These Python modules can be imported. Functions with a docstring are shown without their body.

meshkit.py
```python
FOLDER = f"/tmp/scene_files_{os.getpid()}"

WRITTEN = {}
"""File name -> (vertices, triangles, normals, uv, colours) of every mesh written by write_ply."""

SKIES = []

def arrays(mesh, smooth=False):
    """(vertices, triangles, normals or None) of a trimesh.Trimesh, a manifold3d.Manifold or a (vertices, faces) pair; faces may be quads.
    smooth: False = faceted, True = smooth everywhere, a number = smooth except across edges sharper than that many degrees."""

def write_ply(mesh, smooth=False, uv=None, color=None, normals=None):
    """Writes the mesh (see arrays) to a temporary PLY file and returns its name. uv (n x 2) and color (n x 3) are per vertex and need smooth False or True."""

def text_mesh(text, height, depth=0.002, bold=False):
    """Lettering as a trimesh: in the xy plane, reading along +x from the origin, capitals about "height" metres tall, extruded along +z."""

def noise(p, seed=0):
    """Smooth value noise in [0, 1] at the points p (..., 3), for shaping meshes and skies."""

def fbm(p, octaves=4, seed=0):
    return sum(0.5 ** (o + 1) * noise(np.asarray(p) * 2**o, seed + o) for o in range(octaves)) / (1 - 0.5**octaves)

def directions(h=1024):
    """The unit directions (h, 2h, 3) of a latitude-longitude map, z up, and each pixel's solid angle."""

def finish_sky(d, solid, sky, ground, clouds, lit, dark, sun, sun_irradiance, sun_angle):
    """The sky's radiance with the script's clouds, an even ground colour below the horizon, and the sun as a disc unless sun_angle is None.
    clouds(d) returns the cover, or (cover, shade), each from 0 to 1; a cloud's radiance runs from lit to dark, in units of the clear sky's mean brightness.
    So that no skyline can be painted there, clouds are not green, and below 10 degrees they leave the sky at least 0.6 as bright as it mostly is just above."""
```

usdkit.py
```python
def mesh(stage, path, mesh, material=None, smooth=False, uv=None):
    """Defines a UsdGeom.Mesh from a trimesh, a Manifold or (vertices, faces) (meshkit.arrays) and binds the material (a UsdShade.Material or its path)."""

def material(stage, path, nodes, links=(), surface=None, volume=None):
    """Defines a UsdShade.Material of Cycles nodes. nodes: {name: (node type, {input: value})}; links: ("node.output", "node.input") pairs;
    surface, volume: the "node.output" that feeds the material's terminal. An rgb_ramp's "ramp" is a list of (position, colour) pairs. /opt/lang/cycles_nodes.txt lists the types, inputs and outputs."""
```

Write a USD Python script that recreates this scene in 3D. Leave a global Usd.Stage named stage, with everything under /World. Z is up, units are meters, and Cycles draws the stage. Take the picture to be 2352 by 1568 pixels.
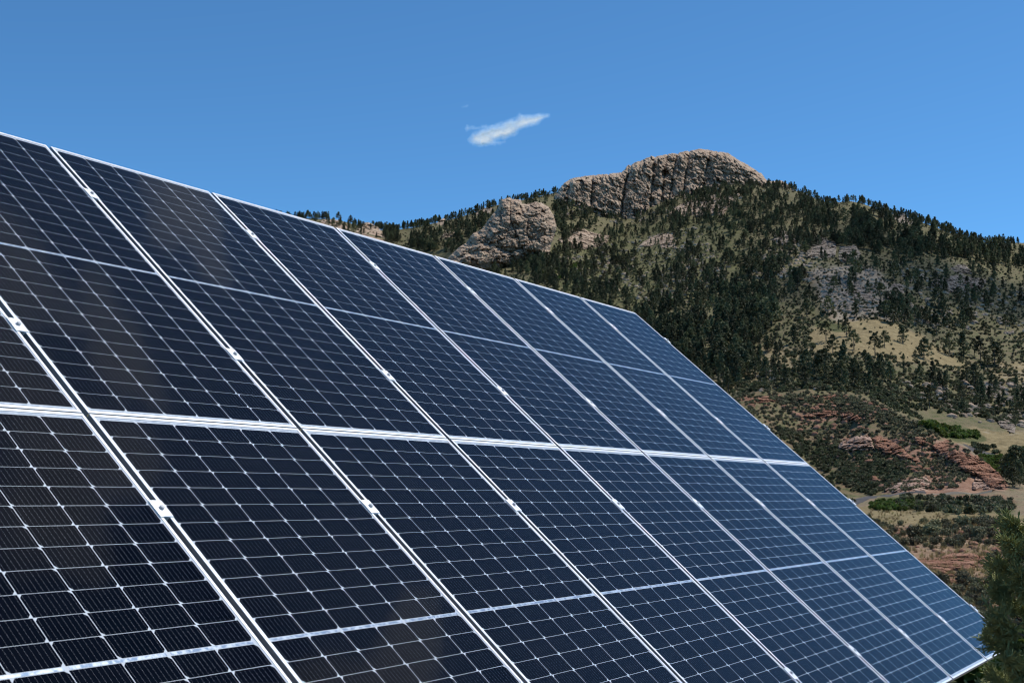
import math, random
import numpy as np, trimesh, usdkit
from meshkit import fbm, noise
from pxr import Usd, UsdGeom, UsdLux, UsdShade, Gf, Sdf, Vt
from scipy.interpolate import RBFInterpolator, RectBivariateSpline
from scipy.ndimage import distance_transform_edt, gaussian_filter, map_coordinates
import shapely
from shapely.geometry import Polygon, LineString

stage = Usd.Stage.CreateInMemory()
UsdGeom.SetStageUpAxis(stage, UsdGeom.Tokens.z)
UsdGeom.SetStageMetersPerUnit(stage, 1.0)
UsdGeom.Xform.Define(stage, '/World')
UsdGeom.Scope.Define(stage, '/World/Looks')
rng = np.random.default_rng(7)

# ------------------------------------------------------------------ camera, sky, sun
EYE = 1.65
CP, SP = 0.99289, 0.11904            # cosine and sine of the camera's upward pitch
cam = UsdGeom.Camera.Define(stage, '/World/camera')
cam.AddTransformOp().Set(Gf.Matrix4d(1, 0, 0, 0, 0, -SP, CP, 0, 0, -CP, -SP, 0, 0, 0, EYE, 1))
cam.CreateFocalLengthAttr(45.68)
cam.CreateHorizontalApertureAttr(36.0)
cam.CreateVerticalApertureAttr(36.0 * 682 / 1024)
cam.CreateClippingRangeAttr(Gf.Vec2f(0.05, 60000))
cam.CreateFStopAttr(9.0)
cam.CreateFocusDistanceAttr(7.5)
cam.CreateExposureAttr(0.12)

SUN_AZ, SUN_EL = math.radians(74.0), math.radians(58.0)
SUN = np.array([math.sin(SUN_AZ) * math.cos(SUN_EL), math.cos(SUN_AZ) * math.cos(SUN_EL), math.sin(SUN_EL)])
dome = UsdLux.DomeLight.Define(stage, '/World/sky')
dome.CreateIntensityAttr(1.0)
sky_mat = usdkit.material(stage, '/World/Looks/sky_air', {
    'sky': ('sky_texture', {'sky_type': 'single_scattering', 'sun_disc': False, 'sun_elevation': SUN_EL, 'sun_rotation': SUN_AZ,
                            'altitude': 1800.0, 'air_density': 0.8, 'aerosol_density': 0.25, 'ozone_density': 10.0}),
    'air': ('mix_color', {'blend_type': 'multiply', 'fac': 1.0, 'b': (0.73, 1.04, 1.0)}),
    'bg': ('background_shader', {'strength': 0.15})},
    [('sky.color', 'air.a'), ('air.result', 'bg.color')], surface='bg.background')
UsdShade.MaterialBindingAPI.Apply(dome.GetPrim()).Bind(sky_mat)
dome.GetPrim().SetCustomDataByKey('kind', 'structure')
sun = UsdLux.DistantLight.Define(stage, '/World/sun')
sun.CreateIntensityAttr(1.12); sun.CreateAngleAttr(0.53); sun.CreateNormalizeAttr(True)
sun.CreateColorAttr(Gf.Vec3f(1.0, 0.95, 0.87))
z_ax = SUN; x_ax = np.cross([0, 0, 1], z_ax); x_ax /= np.linalg.norm(x_ax); y_ax = np.cross(z_ax, x_ax)
sun.AddTransformOp().Set(Gf.Matrix4d(*[float(q) for r in (x_ax, y_ax, z_ax) for q in (*r, 0)], 0, 0, 0, 1))

# ------------------------------------------------------------------ helpers
F = 2984.5                           # focal length in pixels of the 2352 x 1568 working picture


def ray(px, py):
    x, y = (np.asarray(px, float) - 1176) / F, (np.asarray(py, float) - 784) / F
    return np.stack(np.broadcast_arrays(x, SP * y + CP, -CP * y + SP), -1)


def at(px, py, d):
    r = ray(px, py)
    s = np.asarray(d, float) / np.hypot(r[..., 0], r[..., 1])
    return r * s[..., None] + [0, 0, EYE]


def project(p):
    p = np.asarray(p, float) - [0, 0, EYE]
    zc = CP * p[..., 1] + SP * p[..., 2]
    yc = SP * p[..., 1] - CP * p[..., 2]
    return np.stack([1176 + F * p[..., 0] / zc, 784 + F * yc / zc], -1)


taken = {}


def unique(path):
    n = taken.get(path, -1) + 1
    taken[path] = n
    return path if n == 0 else f'{path}_{n:03d}'


def tag(prim, label=None, category=None, group=None, kind=None):
    prim = prim.GetPrim() if hasattr(prim, 'GetPrim') else prim
    for k, v in (('label', label), ('category', category), ('group', group), ('kind', kind)):
        if v:
            prim.SetCustomDataByKey(k, v)
    return prim


def thing(name, label=None, category=None, group=None, matrix=None, loc=None, rotz=None, scale=None):
    x = UsdGeom.Xform.Define(stage, unique('/World/' + name))
    if matrix is not None:
        x.AddTransformOp().Set(matrix)
    if loc is not None:
        x.AddTranslateOp().Set(Gf.Vec3d(*map(float, loc)))
    if rotz is not None:
        x.AddRotateZOp().Set(float(rotz))
    if scale is not None:
        x.AddScaleOp().Set(Gf.Vec3f(*map(float, np.broadcast_to(scale, 3))))
    return tag(x, label, category, group)


def part(name, mesh, mat, parent, smooth=False, uv=None):
    base = parent.GetPath().pathString if hasattr(parent, 'GetPath') else str(parent)
    return usdkit.mesh(stage, unique(f'{base}/{name}'), mesh, mat, smooth, uv)


def box(x0, x1, y0, y1, z0, z1):
    return trimesh.creation.box(bounds=[[x0, y0, z0], [x1, y1, z1]])


def cat(ms):
    return trimesh.util.concatenate(ms)


# ------------------------------------------------------------------ materials
def L(name):
    return '/World/Looks/' + name


def noisy(name, c0, c1, scale, rough=0.9, bump=0.0, bump_scale=None, detail=6.0, extra=None, lo=0.35, hi=0.65, spec=0.2, rand=0.0, dist=0.1):
    """A plain dull surface whose colour wanders between two tones."""
    nodes = {'tc': ('geometry', {}), 'n': ('noise_texture', {'scale': scale, 'detail': detail, 'roughness': 0.62}),
             'r': ('rgb_ramp', {'ramp': [(lo, c0), (hi, c1)]}),
             'p': ('principled_bsdf', {'roughness': rough, 'specular_ior_level': spec})}
    links = [('tc.position', 'n.vector'), ('n.fac', 'r.fac')]
    last = 'r.color'
    if rand:
        nodes |= {'oi': ('object_info', {}), 'mr': ('map_range', {'from_min': 0.0, 'from_max': 1.0, 'to_min': 1 - rand, 'to_max': 1 + rand}),
                  'hv': ('hsv', {'hue': 0.5, 'saturation': 1.0, 'fac': 1.0})}
        links += [('oi.random', 'mr.value'), ('mr.result', 'hv.value'), (last, 'hv.color')]
        last = 'hv.color'
    links.append((last, 'p.base_color'))
    if bump:
        nodes |= {'nb': ('noise_texture', {'scale': bump_scale or scale * 3, 'detail': 8.0, 'roughness': 0.65}), 'b': ('bump', {'strength': bump, 'distance': dist})}
        links += [('tc.position', 'nb.vector'), ('nb.fac', 'b.height'), ('b.normal', 'p.normal')]
    return usdkit.material(stage, L(name), nodes, links, surface='p.BSDF')


def leaf(name, c, rand=0.3, trans=0.25, tint=(1.2, 1.2, 0.7)):
    c = np.array(c)
    nodes = {'g': ('geometry', {}), 'oi': ('object_info', {}), 'c': ('color', {'value': tuple(c)}),
             'ad': ('math', {'math_type': 'add'}), 'fr': ('math', {'math_type': 'fraction'}),
             'mr': ('map_range', {'from_min': 0.0, 'from_max': 1.0, 'to_min': 1 - rand, 'to_max': 1 + rand}),
             'mh': ('map_range', {'from_min': 0.0, 'from_max': 1.0, 'to_min': 0.475, 'to_max': 0.515}),
             'hv': ('hsv', {'saturation': 1.0, 'fac': 1.0}),
             'd': ('principled_bsdf', {'roughness': 0.7, 'specular_ior_level': 0.25}), 't': ('translucent_bsdf', {}), 'm': ('mix_closure', {'fac': trans})}
    links = [('oi.random', 'ad.value1'), ('g.random_per_island', 'ad.value2'), ('ad.value', 'fr.value1'), ('fr.value', 'mr.value'), ('mr.result', 'hv.value'),
             ('oi.random', 'mh.value'), ('mh.result', 'hv.hue'), ('c.color', 'hv.color'), ('hv.color', 'd.base_color'), ('hv.color', 't.color'),
             ('d.BSDF', 'm.closure1'), ('t.BSDF', 'm.closure2')]
    return usdkit.material(stage, L(name), nodes, links, surface='m.closure')


M = {}
M['aluminium'] = usdkit.material(stage, L('anodised_aluminium'), {
    'g': ('geometry', {}), 'n': ('noise_texture', {'scale': 40.0, 'detail': 4.0}),
    'r': ('map_range', {'from_min': 0.3, 'from_max': 0.7, 'to_min': 0.32, 'to_max': 0.48}),
    'p': ('principled_bsdf', {'base_color': (0.75, 0.76, 0.78), 'metallic': 0.45})},
    [('g.position', 'n.vector'), ('n.fac', 'r.value'), ('r.result', 'p.roughness')], surface='p.BSDF')
M['frame_wall'] = usdkit.material(stage, L('dull_aluminium'), {'p': ('principled_bsdf', {'base_color': (0.20, 0.20, 0.21), 'metallic': 0.75, 'roughness': 0.4})}, surface='p.BSDF')
M['steel'] = usdkit.material(stage, L('zinc_steel'), {'p': ('principled_bsdf', {'base_color': (0.42, 0.43, 0.45), 'metallic': 0.8, 'roughness': 0.38})}, surface='p.BSDF')
M['backsheet'] = usdkit.material(stage, L('white_backsheet'), {'p': ('principled_bsdf', {'base_color': (0.43, 0.47, 0.52), 'roughness': 0.5, 'specular_ior_level': 0.1,
    'coat_weight': 1.0, 'coat_roughness': 0.06, 'coat_ior': 1.145})}, surface='p.BSDF')
# busbar wires: nine per cell, from the cell's own st coordinates
M['cell'] = usdkit.material(stage, L('silicon_cell'), {
    'tc': ('texture_coordinate', {}), 'sx': ('separate_xyz', {}),
    'mu': ('math', {'math_type': 'multiply', 'value2': 9.0}), 'fr': ('math', {'math_type': 'fraction'}),
    'ce': ('math', {'math_type': 'subtract', 'value2': 0.5}), 'ab': ('math', {'math_type': 'absolute'}),
    'lt': ('math', {'math_type': 'less_than', 'value2': 0.026}),
    'my': ('math', {'math_type': 'multiply', 'value2': 6.0}), 'fy': ('math', {'math_type': 'fraction'}),
    'cy': ('math', {'math_type': 'subtract', 'value2': 0.5}), 'ay': ('math', {'math_type': 'absolute'}), 'ly': ('math', {'math_type': 'less_than', 'value2': 0.07}),
    'wid': ('map_range', {'from_min': 0.0, 'from_max': 1.0, 'to_min': 0.007, 'to_max': 0.017}),
    'oi': ('object_info', {}), 'tone': ('mix_color', {'a': (0.0012, 0.0016, 0.0036), 'b': (0.0024, 0.0028, 0.0052)}),
    'mix': ('mix_color', {'b': (0.24, 0.25, 0.28)}),
    'p': ('principled_bsdf', {'roughness': 0.30, 'specular_ior_level': 0.0, 'coat_weight': 1.0, 'coat_roughness': 0.045, 'coat_ior': 1.145})},
    [('tc.UV', 'sx.vector'), ('sx.x', 'mu.value1'), ('mu.value', 'fr.value1'), ('fr.value', 'ce.value1'), ('ce.value', 'ab.value1'), ('ab.value', 'lt.value1'),
     ('sx.y', 'my.value1'), ('my.value', 'fy.value1'), ('fy.value', 'cy.value1'), ('cy.value', 'ay.value1'), ('ay.value', 'ly.value1'), ('ly.value', 'wid.value'), ('wid.result', 'lt.value2'),
     ('oi.random', 'tone.fac'), ('tone.result', 'mix.a'), ('lt.value', 'mix.fac'), ('mix.result', 'p.base_color')], surface='p.BSDF')
M['ribbon'] = usdkit.material(stage, L('tinned_ribbon'), {
    'g': ('geometry', {}), 'n': ('noise_texture', {'scale': 55.0, 'detail': 2.0}), 'r': ('rgb_ramp', {'ramp': [(0.42, (0.16, 0.23, 0.34)), (0.60, (0.46, 0.52, 0.60))]}),
    'p': ('principled_bsdf', {'metallic': 0.5, 'roughness': 0.35, 'coat_weight': 1.0, 'coat_roughness': 0.05, 'coat_ior': 1.145})},
    [('g.position', 'n.vector'), ('n.fac', 'r.fac'), ('r.color', 'p.base_color')], surface='p.BSDF')
M['rubber'] = usdkit.material(stage, L('dark_anodised'), {'p': ('principled_bsdf', {'base_color': (0.10, 0.10, 0.11), 'metallic': 0.3, 'roughness': 0.5})}, surface='p.BSDF')


def rock(name, dark, mid, light, scale=0.08, bump=0.9, dist=1.6):
    return usdkit.material(stage, L(name), {
        'g': ('geometry', {}), 'mp': ('mapping', {'scale': (1.0, 1.0, 2.2), 'rotation': (0.0, 0.35, 0.0)}),
        'n1': ('noise_texture', {'scale': scale, 'detail': 8.0, 'roughness': 0.65}), 'n2': ('noise_texture', {'scale': scale * 6, 'detail': 6.0, 'roughness': 0.7}),
        'mx': ('math', {'math_type': 'multiply_add', 'value2': 0.45}), 'sc': ('math', {'math_type': 'multiply', 'value2': 0.6}),
        'r': ('rgb_ramp', {'ramp': [(0.36, dark), (0.5, mid), (0.66, light)]}),
        'nb': ('noise_texture', {'scale': scale * 5, 'detail': 9.0, 'roughness': 0.68}), 'b': ('bump', {'strength': bump, 'distance': dist}),
        'p': ('principled_bsdf', {'roughness': 0.95, 'specular_ior_level': 0.1})},
        [('g.position', 'mp.vector'), ('mp.vector', 'n1.vector'), ('mp.vector', 'n2.vector'), ('mp.vector', 'nb.vector'),
         ('n1.fac', 'sc.value1'), ('n2.fac', 'mx.value1'), ('sc.value', 'mx.value3'), ('mx.value', 'r.fac'), ('r.color', 'p.base_color'),
         ('nb.fac', 'b.height'), ('b.normal', 'p.normal')], surface='p.BSDF')


M['rock_tan'] = rock('tan_granite', (0.20, 0.135, 0.10), (0.36, 0.265, 0.195), (0.45, 0.37, 0.28))
M['rock_grey'] = rock('grey_granite', (0.15, 0.118, 0.095), (0.27, 0.22, 0.178), (0.42, 0.365, 0.30), 0.15)
M['rock_red'] = rock('red_sandstone', (0.12, 0.056, 0.037), (0.245, 0.122, 0.080), (0.38, 0.225, 0.155), 0.25, 0.8, 0.6)
M['rock_pink'] = rock('pink_siltstone', (0.18, 0.11, 0.085), (0.33, 0.22, 0.17), (0.46, 0.34, 0.27), 0.25, 0.6, 0.5)
M['bark'] = noisy('bark', (0.05, 0.035, 0.025), (0.14, 0.10, 0.075), 14.0, bump=0.5, dist=0.02)
M['pine'] = leaf('pine_needles', (0.062, 0.073, 0.037), 0.5, 0.2)
M['pine_light'] = leaf('pine_needles_light', (0.095, 0.103, 0.048), 0.5, 0.2)
M['scrub'] = leaf('scrub_leaves', (0.135, 0.130, 0.070), 0.40, 0.2)
M['scrub_dark'] = leaf('dark_scrub_leaves', (0.084, 0.093, 0.044), 0.45, 0.25)
M['green'] = leaf('bright_leaves', (0.075, 0.115, 0.022), 0.35, 0.35)
M['juniper'] = leaf('juniper_scales', (0.23, 0.23, 0.095), 0.5, 0.42)
M['grass'] = leaf('dry_grass', (0.30, 0.235, 0.105), 0.3, 0.3)
M['asphalt'] = noisy('asphalt', (0.05, 0.047, 0.048), (0.085, 0.08, 0.08), 0.8)
M['dirt'] = noisy('pale_dirt', (0.30, 0.23, 0.16), (0.40, 0.32, 0.23), 0.5)
M['wood'] = noisy('weathered_wood', (0.32, 0.28, 0.22), (0.5, 0.45, 0.38), 3.0)

# ------------------------------------------------------------------ terrain
P_ = []
def cp(*rows):
    for r in rows:
        P_.append(r)
# (px, py, distance): skyline
SKY = [(-300, 520, 1500), (0, 520, 1500), (300, 508, 1500), (500, 500, 1520), (620, 497, 1520), (680, 503, 1540), (740, 505, 1540), (790, 512, 1540), (840, 524, 1520), (900, 529, 1520),
       (960, 521, 1540), (1020, 509, 1560), (1060, 499, 1560), (1100, 486, 1560), (1150, 470, 1580), (1200, 462, 1600), (1250, 450, 1610), (1290, 440, 1630), (1350, 440, 1670),
       (1450, 440, 1720), (1550, 425, 1760), (1650, 418, 1790), (1700, 424, 1780), (1760, 434, 1760), (1820, 443, 1700), (1860, 450, 1540), (1900, 464, 1450), (1960, 468, 1400), (2010, 482, 1380),
       (2060, 499, 1350), (2110, 512, 1330), (2150, 526, 1320), (2200, 546, 1300), (2240, 560, 1330), (2300, 562, 1480), (2352, 561, 1500), (2500, 590, 1500), (2700, 700, 1500), (3000, 900, 1500)]
cp(*SKY)
for px, py, d in SKY:
    g = (784 - py) / F
    cp((px, py + 26, d * 1.10), (px, py + 110, d * 1.5), (px, py + 420, d * 3.2))
# mid slopes
cp((1100, 520, 1400), (1300, 500, 1450), (900, 552, 1400), (1000, 575, 1300), (1050, 600, 1180), (1300, 560, 1270), (1300, 620, 1100), (1300, 670, 960),
   (1180, 620, 1080), (1270, 600, 1110), (1450, 496, 1570), (1370, 487, 1550), (1450, 560, 1350), (1450, 640, 1100), (1450, 700, 920), (1600, 462, 1560), (1600, 520, 1370), (1600, 600, 1120),
   (1600, 700, 880), (1600, 790, 700), (1700, 430, 1600), (1750, 450, 1500), (1750, 520, 1270), (1750, 620, 1020), (1750, 700, 850), (1750, 800, 680), (1750, 870, 570), (1750, 898, 520),
   (1900, 540, 1200), (1900, 620, 990), (1900, 700, 820), (1900, 760, 700), (1900, 830, 600), (1900, 892, 520), (2050, 580, 1130), (2050, 660, 940), (2050, 740, 760),
   (2050, 800, 660), (2050, 860, 590), (2050, 925, 510), (2200, 600, 1160), (2200, 680, 990), (2200, 760, 830), (2200, 840, 690), (2200, 920, 570), (2200, 980, 490), (2200, 1005, 460),
   (2330, 640, 1180), (2330, 720, 990), (2330, 800, 800), (2330, 880, 660), (2330, 960, 545), (2330, 1010, 470), (2330, 1050, 420), (2330, 1090, 370), (2700, 800, 1150), (2700, 920, 800), (2700, 1040, 480), (2700, 1110, 330),
   (3000, 980, 1150), (3000, 1060, 700), (3000, 1120, 350))
# hidden slopes behind the array
for px in (-300, 150, 600, 1000):
    cp((px, 590, 1280), (px, 680, 1080), (px, 820, 800), (px, 980, 520), (px, 1090, 300), (px, 1150, 140))
cp((1300, 800, 760), (1300, 960, 520), (1300, 1090, 300), (1300, 1160, 130), (1600, 960, 470), (1600, 1100, 270), (1600, 1175, 130))
# red hill
CREST = [(1600, 925, 410), (1690, 915, 400), (1750, 906, 395), (1850, 903, 385), (1950, 911, 375), (2020, 933, 360), (2080, 962, 345), (2140, 988, 330), (2200, 1024, 315), (2250, 1062, 302), (2300, 1100, 290)]
cp(*CREST)
for px, py, d in CREST:
    cp((px, py + 22 + max(0, (px - 2100) * .08), d * 1.11))
cp((1850, 1000, 350), (1850, 1080, 320), (1950, 1000, 345), (1950, 1080, 312), (1980, 1135, 290), (2050, 1000, 337), (2050, 1075, 305), (2050, 1128, 284), (2150, 1040, 318), (2150, 1095, 295), (2150, 1128, 280),
   (2250, 1100, 288), (2260, 1128, 275), (2340, 1140, 262), (2450, 1140, 262))
# path shelf, scrub bank, near bank
cp((1960, 1165, 240), (1990, 1152, 258), (2060, 1141, 265), (2120, 1138, 266), (2200, 1136, 266), (2290, 1135, 262), (2060, 1168, 215), (2150, 1175, 205), (2250, 1182, 195), (2330, 1185, 190), (2450, 1185, 190),
   (1990, 1172, 190), (2040, 1178, 165), (2120, 1186, 150), (2200, 1192, 142), (2300, 1198, 138), (2450, 1200, 138), (2080, 1250, 112), (2200, 1245, 112), (2330, 1245, 112), (2160, 1300, 92), (2300, 1300, 92), (2180, 1350, 82), (2320, 1350, 82),
   (2220, 1400, 72), (2340, 1400, 72), (2250, 1450, 58), (2340, 1450, 58), (2450, 1420, 60), (2250, 1545, 32), (2340, 1540, 32), (2450, 1540, 32), (1900, 1250, 100), (1900, 1400, 60), (1700, 1250, 90), (1700, 1420, 50))
ctrl = np.array(P_, float)
W3 = at(ctrl[:, 0], ctrl[:, 1], ctrl[:, 2])
caz, cd, cz = np.degrees(np.arctan2(W3[:, 0], W3[:, 1])), ctrl[:, 2], W3[:, 2]
near = [(a, d, z) for a in (-40, -28, -15, -5, 3, 10, 16, 24, 40) for d, z in ((1.0, 0.0), (4.0, -0.02), (9.0, -0.35), (16.0, -1.3))]
near += [(a, d, z) for a in (-40, -30, -20) for d, z in ((60, -4.5),)]
caz = np.r_[caz, [q[0] for q in near]]; cd = np.r_[cd, [q[1] for q in near]]; cz = np.r_[cz, [q[2] for q in near]]
rbf = RBFInterpolator(np.c_[caz / 3.0, np.log(cd) * 3.2], cz / cd, kernel='thin_plate_spline', smoothing=1e-4)
ga, gl = np.linspace(-42, 42, 140), np.linspace(math.log(0.8), math.log(6500), 220)
GG = np.stack(np.meshgrid(ga, gl, indexing='ij'), -1).reshape(-1, 2)
G = rbf(np.c_[GG[:, 0] / 3.0, GG[:, 1] * 3.2]).reshape(140, 220)
spline = RectBivariateSpline(ga, gl, G)


def plain(d):
    return -0.00002 * d * d / (1 + d / 400.0) - 0.6 * np.clip((d - 6) / 20, 0, 1)


def base_height(az, d):
    """Ground height at an azimuth (degrees) and distance."""
    inner = spline.ev(np.clip(az, -42, 42), np.log(np.clip(d, 0.8, 6500))) * d
    w = np.clip((np.abs(az) - 30) / 14, 0, 1); w = w * w * (3 - 2 * w)
    z = inner * (1 - w) + plain(d) * w
    far = np.clip((d - 3500) / 2500, 0, 1)
    return z * (1 - far) + np.minimum(z, -20 + 0 * d) * far


def relief(x, y, d):
    p = np.stack([x, y, 0 * x], -1)
    big = np.clip((d - 480) / 300, 0, 1)
    mid = np.clip((d - 150) / 100, 0, 1) * (1 - big)
    n1 = fbm(p / 95.0, 4, 3) - 0.5
    n2 = np.abs(fbm(p / 38.0, 4, 11) - 0.5)
    n3 = fbm(p / 9.0, 3, 21) - 0.5
    r = big * (1 - 0.6 * np.clip((d - 1350) / 150, 0, 1)) * (9.0 * n1 - 7.0 * n2 + 1.6 + 1.8 * n3) + mid * (2.2 * n1 - 2.6 * n2 + .6 + 1.3 * n3)
    return r + np.clip((d - 25) / 50, 0, 1) * (1 - big) * 0.7 * (fbm(p / 3.2, 3, 31) - 0.5) + 0.06 * np.clip(d / 10, 0, 1) * (fbm(p / 0.8, 2, 5) - 0.5)


az_in = np.arange(-23.5, 23.51, 0.09)
az_out = np.r_[np.arange(24.5, 60, 2.5), np.arange(60, 301, 8.0), np.arange(301, 336, 2.5)]
AZ = np.r_[az_in, az_out]
RR = np.r_[np.geomspace(0.8, 30, 60)[:-1], np.geomspace(30, 230, 190)[:-1], np.geomspace(230, 1900, 520)[:-1], np.geomspace(1900, 9000, 40)]
A2, R2 = np.meshgrid(AZ, RR, indexing='ij')
A2s = (A2 + 180) % 360 - 180
XX, YY = R2 * np.sin(np.radians(A2)), R2 * np.cos(np.radians(A2))
ZZ = base_height(A2s, R2) + relief(XX, YY, R2)
NA, NR = A2.shape
idx = np.arange(NA * NR).reshape(NA, NR)
nxt = np.roll(idx, -1, 0)
quads = np.stack([idx[:, :-1], nxt[:, :-1], nxt[:, 1:], idx[:, 1:]], -1).reshape(-1, 4)[:, ::-1]
verts = np.stack([XX, YY, ZZ], -1).reshape(-1, 3)
centre = len(verts)
verts = np.vstack([verts, [[0, 0, 0.0]]])
ntri = np.stack([np.full(NA, centre), nxt[:, 0], idx[:, 0]], -1)[:, [0, 2, 1]][:, ::-1]
tris = np.vstack([quads[:, [0, 1, 2]], quads[:, [0, 2, 3]], ntri])

NI = len(az_in)
ELEV = (ZZ[:NI] - EYE) / R2[:NI]
RUN = np.maximum.accumulate(ELEV, axis=1)
LR = np.log(RR)


def ground(x, y):
    """Height of the ground mesh at (x, y), inside the finely meshed sector."""
    a, d = np.degrees(np.arctan2(x, y)), np.hypot(x, y)
    i = (a - az_in[0]) / 0.09
    j = np.interp(np.log(np.maximum(d, 0.8)), LR, np.arange(NR))
    return map_coordinates(ZZ[:NI], [np.clip(i, 0, NI - 1), j], order=1, mode='nearest')


def hit(px, py):
    """Distance at which the ray through a pixel first meets the ground (nan when it meets the sky)."""
    px, py = np.broadcast_arrays(np.asarray(px, float), np.asarray(py, float))
    r = ray(px, py)
    a = np.degrees(np.arctan2(r[..., 0], r[..., 1])); e = r[..., 2] / np.hypot(r[..., 0], r[..., 1])
    i = np.clip(np.round((a - az_in[0]) / 0.09).astype(int), 0, NI - 1)
    out = np.full(px.shape, np.nan)
    for k in np.ndindex(px.shape):
        row = RUN[i[k]]
        j = int(np.searchsorted(row, e[k]))
        if 0 < j < NR:
            t = (e[k] - row[j - 1]) / max(row[j] - row[j - 1], 1e-9)
            out[k] = RR[j - 1] + t * (RR[j] - RR[j - 1])
        elif j == 0:
            out[k] = RR[0]
    return out


# what grows or lies where: weights of red soil, green cover, dry grass (a fourth, pale rubble, in its own map)
def crop(x0, y0, s, pts):
    return [((x0 + s * a) / 1.6327, (y0 + s * b) / 1.6327) for a, b in pts]


PV = project(verts)
DV = np.hypot(verts[:, 0], verts[:, 1])
jit = np.stack([fbm(np.c_[PV / 14.0, 0 * DV], 3, 41), fbm(np.c_[PV / 14.0, 0 * DV + 5], 3, 43)], -1) - 0.5
PJ = PV + jit * 26
zone = np.zeros((len(verts), 3))
pale = np.zeros(len(verts))


def paint(ch, poly, w, dmin=0, dmax=1e5):
    sel = (DV > dmin) & (DV < dmax) & (verts[:, 1] > 0)
    inside = np.zeros(len(verts), bool)
    pg = Polygon(poly)
    inside[sel] = shapely.contains_xy(pg, PJ[sel, 0], PJ[sel, 1])
    if ch < 3:
        zone[inside, ch] = w
    else:
        pale[inside] = w


fr = (np.abs((np.arange(len(verts)) // NR)) < NI) | True
zone[:, 1] = 0.40; zone[:, 2] = 0.15
hillside = DV > 480
zone[hillside, 1] = 0.54; zone[hillside, 2] = 0.25; pale[hillside] = 0.40
paint(1, [(1180, 590), (1450, 520), (1700, 480), (1700, 640), (1500, 720), (1380, 720)], 0.58, 700)
paint(2, [(1180, 590), (1450, 520), (1700, 480), (1700, 640), (1500, 720), (1380, 720)], 0.45, 700)
paint(1, [(1860, 620), (2000, 610), (2090, 700), (2060, 740), (1900, 730)], 0.35, 600); paint(3, [(1860, 600), (2000, 600), (2090, 700), (2060, 740), (1900, 730)], 0.55, 600)
paint(3, [(2050, 600), (2452, 650), (2452, 780), (2100, 740)], 0.28, 700)
MEADOW = [(1850, 765), (1900, 738), (2000, 730), (2080, 752), (2150, 795), (2240, 845), (2190, 850), (2080, 830), (1980, 815), (1880, 820)]
paint(1, MEADOW, 0.26, 500); paint(2, MEADOW, 0.85, 500); paint(3, MEADOW, 0.25, 500)
for pg in ([(2250, 835), (2400, 835), (2400, 880), (2290, 872)], [(1750, 800), (1860, 800), (1860, 850), (1760, 850)], [(1640, 860), (1760, 850), (1760, 895), (1660, 895)]):
    paint(1, pg, 0.15, 480); paint(2, pg, 0.8, 480)
for pg in ([(1870, 738), (1950, 742), (1940, 760), (1880, 752)],):
    paint(1, pg, 1.0, 480); paint(2, pg, 0.35, 480)
VALLEY = [(2090, 965), (2400, 1000), (2400, 1075), (2230, 1075), (2140, 1010)]
paint(1, VALLEY, 0.15, 330, 520); paint(2, VALLEY, 0.85, 330, 520)
for pg in ([(2105, 970), (2230, 985), (2270, 1012), (2200, 1012), (2120, 985)], [(2225, 1045), (2320, 1050), (2320, 1095), (2250, 1095)]):
    paint(1, pg, 1.0, 330, 560); paint(2, pg, 0.5, 330, 560)
HILL = [(1250, 890), (2000, 880), (2330, 1110), (2330, 1132), (1900, 1150), (1250, 1150)]
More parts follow.
